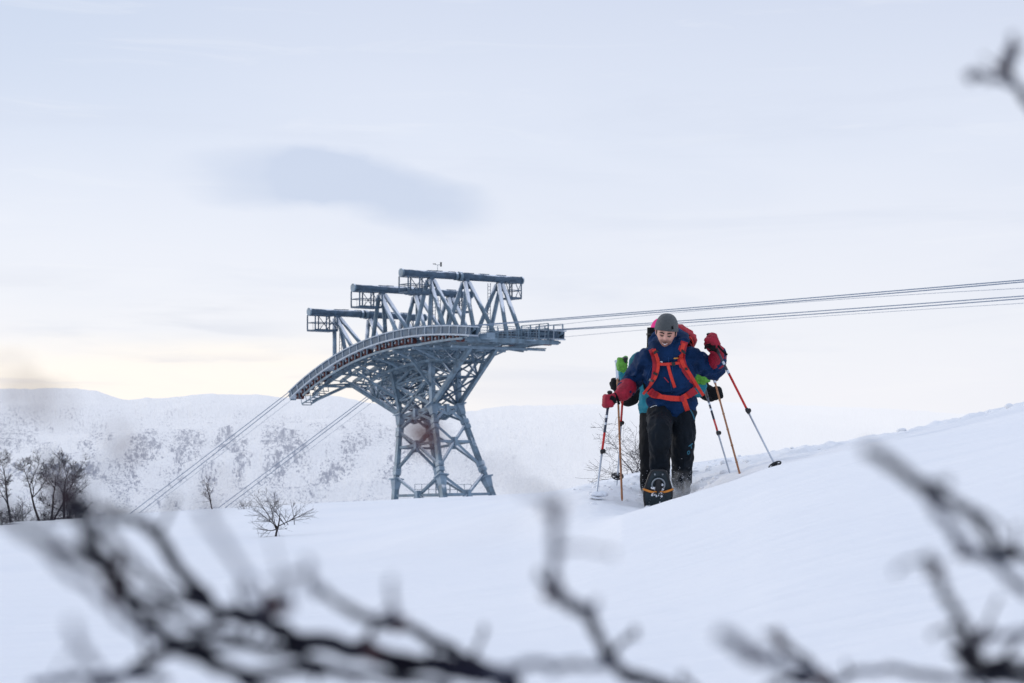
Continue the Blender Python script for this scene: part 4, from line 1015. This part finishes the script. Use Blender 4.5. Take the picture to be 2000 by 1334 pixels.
# --- snowshoes
def snowshoe(c, fwd, up, label):
    """c toe-binding centre, fwd towards toe, up out of the deck's top side"""
    f = fwd.normalized(); u = (up-f*up.dot(f)).normalized(); x = f.cross(u).normalized()
    o = thing('snowshoe', c, label, 'snowshoe', 'snowshoes of the walkers')
    prof = [(.222, .035), (.212, .058), (.18, .074), (.12, .094), (.05, .113), (-.0, .116), (-.06, .108), (-.16, .09), (-.27, .064), (-.31, .03)]
    prof = [(a*.95, w*.93) for a, w in prof]
    outl = [(a, w) for a, w in prof]+[(a, -w) for a, w in prof[::-1]]
    b = MB(); n = len(outl)
    for h in (-.008, .008):
        for a, w in outl: b.v.append(c+f*a+x*w+u*(h+(.018*((a-.1)/.13)**2 if a > .1 else 0)))
    b.f.append(tuple(range(n))); b.f.append(tuple(range(2*n-1, n-1, -1)))
    for i in range(n): b.f.append((i, (i+1) % n, (i+1) % n+n, i+n))
    dk = b.build('deck', DECK, o)
    b = MB(); pts = [c+f*a+x*w+u*(.018*((a-.1)/.13)**2 if a > .1 else 0) for a, w in outl+outl[:1]]; b.ring_tube(pts, .010, 8, False); b.build('rim', BLACKP, dk, True)
    b = MB()
    for e_ in (-1, 1):
        b.cap([c+f*.06+x*e_*.112-u*.012, c+f*.052+x*e_*.07-u*.03, c+f*.045+x*e_*.045-u*.03], [.008, .009, .008], 8)
    b.cap([c+f*.045-x*.05-u*.022, c+f*.045+x*.05-u*.022], .005, 8)
    b.build('binding_strap', OSTRAP, o, True)
    b = MB(); pts = [c+f*(.1+.055*math.sin(a))+x*.05*math.cos(a)-u*.014 for a in np.linspace(0, 2*math.pi, 20)]; b.ring_tube(pts, .006, 6)
    b.build('crampon', METAL, o); b = MB()
    for k in (-.036, -.018, 0, .018, .036): b.ring_tube([c+f*.03+x*k-u*.008, c+f*.026+x*k-u*.04], [.009, .002], 6)
    b.build('claw_row', METAL, o); b = MB()
    for k in (-.03, .03): b.ring_tube([c+f*.19+x*k-u*.005, c+f*.19+x*k-u*.02], [.007, .006], 8)
    for e_ in (-1, 1):
        for a in (-.05, -.08, -.11, -.14, -.17): b.ring_tube([c+f*a+x*e_*.07-u*.006, c+f*a+x*e_*.07-u*.028], [.007, .003], 5)
    b.build('stud', METAL, o)
    b = MB(); rng = random.Random(4)
    for i in range(14):
        a = rng.uniform(0, 6.28); t = rng.uniform(.5, 1.1)
        b.ell(c+f*(.095+.05*t*math.sin(a))+x*.055*t*math.cos(a)-u*.012, (rng.uniform(.004, .011),)*3, None, 6, 5)
    for i in range(16): b.ell(c+f*rng.uniform(.0, .045)+x*rng.uniform(-.05, .05)-u*.016, (rng.uniform(.005, .011),)*3, None, 6, 5)
    for i in range(22): b.ell(c+f*rng.uniform(-.3, -.05)+x*rng.uniform(-.08, .08)-u*.01, (rng.uniform(.002, .006),)*3, None, 6, 5)
    b.ell(c+f*.1-u*.004, (.022, .02, .014), None, 12, 8)
    b.build('packed_snow', CLUMP, o, True)
    b = MB(); b.cap([c+f*.13-u*.004, c+f*.06-u*.004], [.026, .03], 12); b.build('boot_sole', BLACKP, o, True)
    return o
snowshoe(P(1285, 968, DM-.34), Vector((0, -.42, .9)), Vector((0, .9, .42)), 'dark snowshoe with orange straps, toe up, on the front man\'s raised foot')
snowshoe(P(1327, 996, DM-.02), Vector((0, -1, .1)), Vector((0, .1, 1)), 'dark snowshoe buried in snow under the front man\'s standing leg')

# kicked-up powder around the legs
b = MB(); rng = random.Random(11)
for i in range(1500):
    a = rng.gauss(1328, 17); yv = 972-abs(rng.gauss(0, 26)); d = DM+rng.uniform(-.35, .35)
    if rng.random() < .35: a = rng.gauss(1272, 24); yv = 978-abs(rng.gauss(0, 22))
    r_ = rng.uniform(.0008, .0026); b.ell(P(a, yv, d), (r_, r_, r_), None, 5, 4)
o = b.build('snow_powder', CLUMP, None, True); o['kind'] = 'stuff'; o['label'] = 'fine snow kicked up around the front man\'s lower legs'; o['category'] = 'snow spray'

vm = bpy.data.materials.new('snow_dust'); nt, N, L = nodes(vm); N.remove(N['Principled BSDF']); pv = N.new('ShaderNodeVolumePrincipled')
pv.inputs['Color'].default_value = (.97, .98, 1, 1); pv.inputs['Anisotropy'].default_value = .2; L.new(pv.outputs[0], N['Material Output'].inputs['Volume'])
tcv = N.new('ShaderNodeTexCoord'); nv_ = N.new('ShaderNodeTexNoise'); nv_.inputs['Scale'].default_value = 9; nv_.inputs['Detail'].default_value = 5; L.new(tcv.outputs['Object'], nv_.inputs['Vector'])
ln = N.new('ShaderNodeVectorMath'); ln.operation = 'LENGTH'; L.new(tcv.outputs['Object'], ln.inputs[0])
def vmr(v, a, b_, lo, hi):
    q_ = N.new('ShaderNodeMapRange'); L.new(v, q_.inputs['Value']); q_.inputs['From Min'].default_value = a; q_.inputs['From Max'].default_value = b_; q_.inputs['To Min'].default_value = lo; q_.inputs['To Max'].default_value = hi; return q_.outputs[0]
for nm_, (cx_, cy_, cd_), (ax_, ay_, az_) in (('snow_dust', (1332, 962, DM-.1), (.17, .3, .20)), ('snow_dust', (1268, 974, DM+.05), (.22, .25, .10)), ('snow_dust', (1172, 970, DM-.25), (.09, .09, .05))):
    b = MB(); b.ell((0, 0, 0), 1.0, None, 20, 14); o = b.build(nm_, vm, None, True); o.location = P(cx_, cy_, cd_); o.scale = (ax_, ay_, az_)
    o['kind'] = 'stuff'; o['label'] = 'thin cloud of powder snow hanging around the front man\'s feet'; o['category'] = 'snow spray'
mm = N.new('ShaderNodeMath'); mm.operation = 'MULTIPLY'; L.new(vmr(nv_.outputs['Fac'], .46, .70, 0, 11), mm.inputs[0]); L.new(vmr(ln.outputs['Value'], .95, .2, 0, 1), mm.inputs[1]); L.new(mm.outputs[0], pv.inputs['Density'])
nv_.inputs['Scale'].default_value = 2.6
b = MB(); rng = random.Random(21)
for i in range(240):
    u_ = rng.gauss(1300, 85) if i % 3 else rng.uniform(1380, 1980); r2_ = rng.uniform(15.2, 20) if i % 3 else rng.uniform(17, 24)
    p_ = ground_at(u_, r2_); a_ = rng.uniform(.006, .022)*(1 if rng.random() < .8 else 1.8)
    b.ell(p_+Vector((0, 0, a_*.2)), (a_*rng.uniform(.8, 1.5), a_*rng.uniform(.8, 1.5), a_*rng.uniform(.5, .9)), Matrix.Rotation(rng.uniform(0, 3), 3, 'Z')@Matrix.Rotation(rng.uniform(-.6, .6), 3, 'X'), 7, 5)
o = b.build('snow_clumps', SNOW, None, True); o['kind'] = 'stuff'; o['label'] = 'loose snow clumps around the walkers and along the ridge'; o['category'] = 'snow'

# ------------------------------------------------------------------ twigs close to the lens
def wig(pts, n, amp, rng):
    out = []
    for i in range(len(pts)-1):
        a = Vector(pts[i]); b_ = Vector(pts[i+1])
        for j in range(n): out.append(a.lerp(b_, j/n)+Vector((rng.uniform(-1, 1), rng.uniform(-1, 1), rng.uniform(-1, 1)))*amp*(1 if j else 0))
    out.append(Vector(pts[-1])); return out
def twig(mb, pts, r0, r1, rng, n=4, amp=.0015):
    p = wig([P(a[0], a[1], a[2]*1.12) for a in pts], n, amp, rng); k = len(p); r0 *= .98; r1 *= .98
    rad = [(r0+(r1-r0)*i/(k-1))*(1+.2*rng.uniform(-1, 1)) for i in range(k)]; mb.ring_tube(p, rad, 8)
    return p, rad
def bud(mb, px, py, Y, r, rng):
    c = P(px, py, Y*1.12); r *= .95; mb.ell(c, (r*.8, r*.8, r*1.5), Matrix.Rotation(rng.uniform(-1, 1), 3, 'Y'), 10, 8)
    for i in range(3): mb.ell(c+Vector((rng.uniform(-1, 1), rng.uniform(-1, 1), rng.uniform(-1, 1)))*r, (r*.5, r*.5, r*.9), Matrix.Rotation(rng.uniform(-2, 2), 3, 'Y'), 8, 6)
rg = random.Random(3)
def shrub(label, specs, buds=(), leaves=(), root=None, shoots=True):
    f0 = specs[0][0][0]; o = thing('birch_twig', P(*root) if root else P(*f0), label, 'twig', 'out of focus birch twigs close in front')
    for pts, r0, r1, m in specs:
        b = MB(); p, rd = twig(b, pts, r0, r1, rg)
        if r0 > .0015 and shoots:
            i = 3+rg.randrange(3)
            while i < len(p)-1:
                if p[i].z/p[i].y > -.19:
                    dl = (p[min(i+1, len(p)-1)]-p[i-1]).normalized(); sd = Vector((rg.uniform(-1, 1), rg.uniform(-.6, .3), rg.uniform(-.5, 1.1)))
                    d = (dl*.5+sd*.8).normalized(); L_ = rg.uniform(.012, .03); q_ = [p[i]]; 
                    for j in range(4): d = (d+Vector((rg.uniform(-1, 1), rg.uniform(-1, 1), rg.uniform(-1, 1)))*.25).normalized(); q_.append(q_[-1]+d*L_/4)
                    b.ring_tube(q_, [rd[i]*.6, rd[i]*.5, rd[i]*.42, rd[i]*.4, rd[i]*.25], 6); b.ell(q_[-1], (rd[i]*.5, rd[i]*.5, rd[i]*.9), None, 8, 6)
                i += 7+rg.randrange(8)
        b.build('twig', m, o, True)
    for x, y, Y, r in buds:
        b = MB(); bud(b, x, y, Y, r, rg); b.build('bud', BUD, o, True)
    for x, y, Y, r in leaves:
        b = MB(); c = P(x, y, Y); rm = Matrix.Rotation(rg.uniform(-1, 1), 3, 'Y')
        for i in range(4):
            b.ell(c+Vector((rg.uniform(-1, 1), rg.uniform(-1, 1), rg.uniform(-1, 1)))*r*.5, (r*.55, r*.15, r*.8), Matrix.Rotation(rg.uniform(-2, 2), 3, 'Y'), 8, 6)
        b.build('dry_leaf', LEAF, o, True)
D = .85
shrub('thick dark birch branch sprawling across the lower left foreground', [
    ([(1100, 2200, 1.1), (1060, 1500, 1.0), (1000, 1336, .95), (950, 1316, .95), (880, 1306, .95), (800, 1298, .95), (715, 1270, .95), (590, 1255, .95), (540, 1232, .95), (500, 1205, .95)], .0068, .0052, BARKN),
    ([(500, 1205, .95), (435, 1200, .95), (390, 1155, .97), (345, 1105, .97), (318, 1060, .97), (285, 1018, .95), (215, 1008, .8), (165, 985, .72), (130, 950, .68)], .0048, .0020, BARKN),
    ([(985, 1322, .95), (900, 1283, 1.0), (830, 1243, 1.0), (770, 1215, 1.0), (700, 1200, .9), (650, 1170, .85), (605, 1140, .8)], .0038, .0018, BARKN),
    ([(500, 1205, .95), (515, 1190, .93), (535, 1180, .9)], .0032, .002, BARKN),
    ([(510, 1200, .8), (480, 1130, .7), (430, 1050, .62), (390, 985, .56)], .0018, .0013, BARKF),
    ([(565, 1190, .8), (563, 1160, .74), (560, 1120, .7)], .0018, .0012, BARKF),
    ([(620, 1160, .8), (605, 1120, .72), (598, 1095, .7)], .0018, .0012, BARKF),
    ([(770, 1215, 1.0), (768, 1180, .8), (764, 1130, .75)], .002, .0012, BARKF),
    ([(715, 1270, .95), (720, 1240, .9), (735, 1215, .86)], .0024, .0016, BARKN),
    ([(435, 1200, .95), (410, 1235, .9), (360, 1262, .85), (330, 1265, .85)], .0026, .002, BARKN),
    ], buds=[(720, 1268, .93, .005), (535, 1180, .9, .005), (780, 1215, .98, .004)])
shrub('second birch branch, reddish brown, running from the lower left corner upward', [
    ([(560, 1900, .9), (500, 1345, .88), (450, 1306, .88), (370, 1275, .88), (330, 1250, .88), (285, 1215, .86), (240, 1158, .84), (210, 1108, .84), (180, 1060, .8), (150, 1010, .74), (110, 960, .68), (95, 905, .62)], .0046, .0024, BARKN),
    ([(340, 1262, .88), (290, 1295, .9), (240, 1322, .92), (180, 1345, .92)], .0036, .0028, BARKN),
    ([(210, 1110, .82), (150, 1085, .68), (80, 1050, .6), (0, 1000, .54), (-60, 960, .5)], .0026, .0020, BARKN),
    ([(190, 1300, .8), (165, 1270, .66), (140, 1220, .58)], .0018, .0014, BARKF),
    ([(340, 1262, .88), (400, 1240, .84), (430, 1215, .82)], .0022, .0018, BARKN),
    ([(470, 1320, .88), (620, 1310, .9), (760, 1325, .92), (880, 1345, .93)], .0034, .0026, BARKN),
    ([(240, 1158, .84), (300, 1175, .84), (360, 1215, .86), (430, 1235, .88), (520, 1262, .9), (600, 1275, .92)], .0024, .0016, BARKN),
    ([(150, 1010, .74), (210, 1040, .78), (260, 1100, .82), (330, 1150, .84), (400, 1180, .88), (440, 1205, .9)], .0018, .0016, BARKN),
    ([(80, 1050, .6), (120, 1110, .66), (180, 1150, .72), (230, 1210, .76), (300, 1250, .8)], .0016, .0014, BARKF),
    ([(60, 1334, .9), (130, 1325, .9), (230, 1318, .9), (330, 1330, .9)], .0026, .002, BARKF),
    ([(360, 1270, .88), (480, 1258, .84), (600, 1290, .85), (700, 1330, .86)], .0026, .002, BARKN),
    ([(285, 1215, .86), (330, 1180, .75), (380, 1180, .7)], .0018, .0012, BARKN),
    ], buds=[(212, 1115, .86, .0055), (232, 1150, .86, .006)])
shrub('bent birch twig rising alone in the lower middle of the foreground', [
    ([(1700, 2100, 1.0), (1420, 1400, 1.0), (1300, 1338, 1.0), (1225, 1320, 1.0), (1188, 1285, 1.0), (1165, 1240, .97), (1145, 1200, .94), (1115, 1182, .9), (1078, 1148, .86)], .0042, .003, BARKN),
    ([(1078, 1148, .86), (1084, 1090, .76), (1086, 1040, .7), (1083, 985, .66)], .0022, .0022, BARKF),
    ([(1150, 1200, .94), (1162, 1185, .85), (1165, 1170, .8)], .0016, .001, BARKF),
    ([(1083, 985, .66), (1060, 970, .6), (1020, 955, .56)], .0010, .0007, BARKF),
    ([(1190, 1300, .9), (1100, 1300, .85), (1020, 1300, .8), (960, 1312, .78)], .0022, .0024, BARKF),
    ], buds=[(1084, 990, .68, .0032), (1082, 1148, .87, .004)])
shrub('short birch twigs with brown buds at the bottom edge right of the middle', [
    ([(1700, 1900, 1.0), (1625, 1345, 1.0), (1585, 1305, .98), (1555, 1272, .95), (1525, 1250, .92)], .003, .0018, BARKN),
    ([(1600, 1315, .95), (1540, 1300, .8), (1480, 1280, .7), (1410, 1240, .66)], .0020, .0030, BARKF),
    ([(1585, 1320, .98), (1540, 1330, .95), (1500, 1340, .9)], .0024, .002, BARKN),
    ([(1610, 1335, 1.0), (1680, 1310, .95), (1760, 1308, .92), (1860, 1325, .95), (1990, 1335, .95)], .0022, .0022, BARKF),
    ], buds=[(1523, 1250, .93, .0038), (1580, 1318, .98, .0045), (1600, 1325, .98, .004), (1480, 1282, .72, .0035)])
shrub('long slanting birch twigs coming in from the right edge above the slope', [
    ([(2300, 1700, 1.1), (2150, 1300, 1.0), (2060, 1120, .95), (2000, 1088, .92), (1955, 1075, .9), (1925, 1045, .88), (1905, 1010, .86), (1870, 985, .84), (1820, 958, .82), (1770, 930, .78), (1735, 905, .74), (1695, 880, .7)], .0034, .0026, BARKN),
    ([(1800, 948, .8), (1825, 990, .78), (1855, 1030, .78), (1885, 1075, .84), (1935, 1095, .88), (1965, 1120, .82), (2010, 1160, .78)], .0020, .003, BARKF),
    ([(1880, 1072, .86), (1900, 1080, .87), (1940, 1092, .88), (1990, 1080, .9)], .0026, .0030, BARKN),
    ], buds=[(1885, 1078, .86, .0034)])
shrub('knotted birch twig with brown buds in the lower right corner', [
    ([(2200, 1800, 1.0), (2060, 1345, .95), (1990, 1322, .95), (1930, 1305, .93), (1892, 1275, .92), (1905, 1252, .92), (1885, 1218, .9), (1860, 1185, .85), (1840, 1150, .82), (1825, 1118, .8), (1812, 1085, .76)], .0038, .0018, BARKN),
    ([(1892, 1275, .92), (1870, 1255, .85), (1855, 1232, .8)], .0018, .0014, BARKN),
    ([(1905, 1252, .9), (1950, 1242, .86), (2030, 1235, .84)], .0020, .0022, BARKF),
    ([(1920, 1300, .93), (1960, 1290, .9), (2020, 1300, .9)], .0028, .0028, BARKN),
    ([(1860, 1275, .9), (1900, 1310, .92), (1940, 1335, .93)], .0022, .0024, BARKN),
    ], buds=[(1892, 1277, .93, .0055), (1905, 1248, .92, .0035), (1826, 1112, .8, .0036)])
shrub('budded birch twig tip hanging into the top right corner', [
    ([(2500, 900, 1.1), (2150, 360, 1.0), (2030, 225, .98), (2000, 195, .98), (1985, 165, .98), (1965, 130, .98)], .0030, .0018, BARKN),
    ([(1985, 165, .98), (1940, 152, .92), (1890, 148, .88)], .0020, .0024, BARKF),
    ([(1965, 130, .98), (1980, 95, .9), (1978, 70, .86)], .0022, .0016, BARKF),
    ], buds=[(1965, 124, .98, .0046), (1982, 100, .95, .003), (1900, 146, .92, .0028)])
shrub('very blurred twig with dry brown leaves close to the lens on the left', [
    ([(-400, 1600, .5), (-150, 1150, .46), (-20, 850, .42), (60, 780, .40), (120, 790, .40)], .0006, .0004, BARKF),
    ([(95, 905, .62), (160, 940, .5), (250, 890, .44), (235, 845, .42)], .0006, .0004, BARKF),
    ], leaves=[(60, 775, .42, .0024), (105, 790, .42, .0022), (20, 730, .4, .0018), (255, 885, .62, .0022), (225, 850, .6, .0018), (120, 955, .55, .0026)])
shrub('thin blurred twig with a dry leaf in front of the tower legs', [
    ([(1084, 990, .66), (1000, 930, .56), (880, 900, .52), (820, 840, .55)], .0004, .0003, BARKF),
    ], leaves=[(822, 852, .66, .0058), (815, 822, .62, .0034), (975, 930, .42, .0012), (430, 960, .45, .0018)])

# ------------------------------------------------------------------ light and sky
SUN_EL, SUN_AZ = R(14), R(-58)      # sun low to the left, ahead
sd = bpy.data.lights.new('sun', 'SUN'); so = bpy.data.objects.new('sun', sd); C.objects.link(so)
sd.energy = 1.0; sd.angle = R(14); sd.color = (1, .93, .84)
dirv = Vector((math.sin(SUN_AZ)*math.cos(SUN_EL), math.cos(SUN_AZ)*math.cos(SUN_EL), math.sin(SUN_EL)))
so.rotation_euler = dirv.to_track_quat('Z', 'Y').to_euler()
w = bpy.data.worlds.new('World'); sc.world = w; w.use_nodes = True; nt = w.node_tree; N = nt.nodes; L = nt.links
bg = N['Background']
sky = N.new('ShaderNodeTexSky'); sky.sky_type = 'NISHITA'; sky.sun_disc = False; sky.sun_elevation = SUN_EL; sky.sun_rotation = SUN_AZ
tc = N.new('ShaderNodeTexCoord'); sep = N.new('ShaderNodeSeparateXYZ'); L.new(tc.outputs['Generated'], sep.inputs[0])
def mth(op, *a):
    q_ = N.new('ShaderNodeMath'); q_.operation = op
    for i, x in enumerate(a):
        if isinstance(x, (int, float)): q_.inputs[i].default_value = x
        else: L.new(x, q_.inputs[i])
    return q_.outputs[0]
def rng_(v, a, b_, lo=0., hi=1., sm=True):
    q_ = N.new('ShaderNodeMapRange'); L.new(v, q_.inputs['Value']); q_.interpolation_type = 'SMOOTHSTEP' if sm else 'LINEAR'
    for n_, x in (('From Min', a), ('From Max', b_), ('To Min', lo), ('To Max', hi)): q_.inputs[n_].default_value = x
    return q_.outputs[0]
def mixc(f, a, b_):
    q_ = N.new('ShaderNodeMix'); q_.data_type = 'RGBA'
    for i, x in ((0, f), (6, a), (7, b_)):
        if isinstance(x, (int, float)): q_.inputs[i].default_value = x
        elif isinstance(x, tuple): q_.inputs[i].default_value = (*x, 1)
        else: L.new(x, q_.inputs[i])
    return q_.outputs[2]
def lin(r, g, b_): return tuple(((c/255+.055)/1.055)**2.4 if c > 10 else c/255/12.92 for c in (r, g, b_))
X_, Z_ = sep.outputs['X'], sep.outputs['Z']
cr = N.new('ShaderNodeValToRGB'); L.new(mth('MULTIPLY', Z_, 2.0), cr.inputs['Fac']); el = cr.color_ramp.elements
stops = [(0, lin(245, 246, 252)), (.07, lin(242, 243, 251)), (.13, lin(238, 240, 249)), (.2, lin(234, 237, 248)), (.32, lin(225, 231, 246)), (.46, lin(212, 220, 239)), (.7, (.72, .80, 1.02)), (1.0, (.78, .87, 1.08))]
el[0].position = 0; el[0].color = (*stops[0][1], 1); el[1].position = 1; el[1].color = (*stops[-1][1], 1)
for p_, c_ in stops[1:-1]: e_ = el.new(p_); e_.color = (*c_, 1)
base_c = cr.outputs['Color']
# low-frequency cloud structure, stretched along the horizon
def cn(scale, st, det=4, off=(0, 0, 0), dist=0., rough=.5):
    mp = N.new('ShaderNodeMapping'); mp.inputs['Scale'].default_value = st; mp.inputs['Location'].default_value = off; L.new(tc.outputs['Generated'], mp.inputs[0])
    n_ = N.new('ShaderNodeTexNoise'); n_.inputs['Scale'].default_value = scale; n_.inputs['Detail'].default_value = det; n_.inputs['Distortion'].default_value = dist
    n_.inputs['Roughness'].default_value = rough; L.new(mp.outputs[0], n_.inputs['Vector']); return n_.outputs['Fac']
soft = cn(5, (1, 1, 3.2), 4, (1.3, 0, .4), .4)
col = mixc(mth('MULTIPLY', rng_(soft, .42, .72), .30), base_c, lin(214, 222, 240))
# left upper sky a touch deeper
lf = mth('MULTIPLY', rng_(X_, -.05, -.27), rng_(Z_, .10, .24)); col = mixc(mth('MULTIPLY', lf, .75), col, lin(201, 213, 235))
# warm clear band low on the left
wv = mth('ADD', Z_, mth('MULTIPLY', mth('SUBTRACT', cn(7, (1, 1, 5), 3, (4, 0, 1)), .5), .05))
warm = mth('MULTIPLY', mth('MULTIPLY', rng_(wv, .075, .045), rng_(X_, .03, -.14)), 1.0)
col = mixc(mth('MULTIPLY', warm, .9), col, (1.02, .955, .89))
warm2 = mth('MULTIPLY', rng_(Z_, .095, .03), rng_(X_, .16, -.06)); col = mixc(mth('MULTIPLY', warm2, .3), col, (1.0, .96, .94))
# grey banks above the warm band on the left
bank = mth('MULTIPLY', mth('MULTIPLY', rng_(cn(6, (1, 1, 9), 5, (2.2, .3, .7), .3), .44, .60), mth('MULTIPLY', rng_(Z_, .045, .06), rng_(Z_, .10, .075))), rng_(X_, -.08, -.17))
col = mixc(mth('MULTIPLY', bank, .75), col, lin(219, 223, 236))
bank2 = mth('MULTIPLY', mth('MULTIPLY', rng_(cn(9, (1, 1, 12), 5, (7.2, .3, 1.7), .3), .5, .62), mth('MULTIPLY', rng_(Z_, .034, .04), rng_(Z_, .056, .048))), rng_(X_, -.05, -.15))
col = mixc(mth('MULTIPLY', bank2, .5), col, lin(226, 224, 232))
st1 = rng_(cn(4, (1, 1, 7), 6, (9.1, 2, .3), .6, .6), .5, .72); col = mixc(mth('MULTIPLY', st1, .33), col, lin(211, 218, 236))
st2 = rng_(cn(8, (1.2, 1, 11), 6, (3.1, 5, 2.3), .9, .62), .54, .75); col = mixc(mth('MULTIPLY', st2, .14), col, lin(248, 249, 253))
# the lens-shaped cloud
nx = mth('MULTIPLY', mth('SUBTRACT', cn(9, (1, 1, 2), 4, (0, 0, 0), .2), .5), .07); nz_ = mth('MULTIPLY', mth('SUBTRACT', cn(14, (1, 1, 2.5), 5, (5, 1, 0), .2), .5), .022)
def lobe(px, py, hw, up, dn, tilt):
    c1 = ray(px, py).normalized(); dx = mth('ADD', mth('SUBTRACT', X_, c1.x), nx)
    dz = mth('ADD', mth('ADD', mth('SUBTRACT', Z_, c1.z), mth('MULTIPLY', dx, tilt)), nz_)
    ex = mth('DIVIDE', dx, hw/FPX); eu = mth('DIVIDE', mth('MAXIMUM', dz, 0), up/FPX); ed = mth('DIVIDE', mth('MINIMUM', dz, 0), dn/FPX)
    return mth('ADD', mth('ADD', mth('MULTIPLY', ex, ex), mth('MULTIPLY', eu, eu)), mth('MULTIPLY', ed, ed))
l1 = rng_(lobe(560, 328, 220, 48, 75, .0), 1.3, .08); l2 = rng_(lobe(740, 370, 240, 62, 70, .20), 1.3, .08)
lens = mth('MINIMUM', mth('MULTIPLY', mth('ADD', mth('MULTIPLY', l1, .8), l2), rng_(cn(6, (1, 1, 4), 5, (3, 3, 1), .5), .25, .6, .55, 1.05)), 1.0); col = mixc(mth('MULTIPLY', lens, .80), col, lin(198, 209, 232))
# blend with the physical sky
add = N.new('ShaderNodeMix'); add.data_type = 'RGBA'; add.blend_type = 'ADD'; add.inputs[0].default_value = .012
L.new(col, add.inputs[6]); L.new(sky.outputs[0], add.inputs[7])
below = rng_(Z_, -.02, 0.0); fin = mixc(below, (.62, .68, .8), add.outputs[2])
L.new(fin, bg.inputs['Color']); bg.inputs['Strength'].default_value = .965
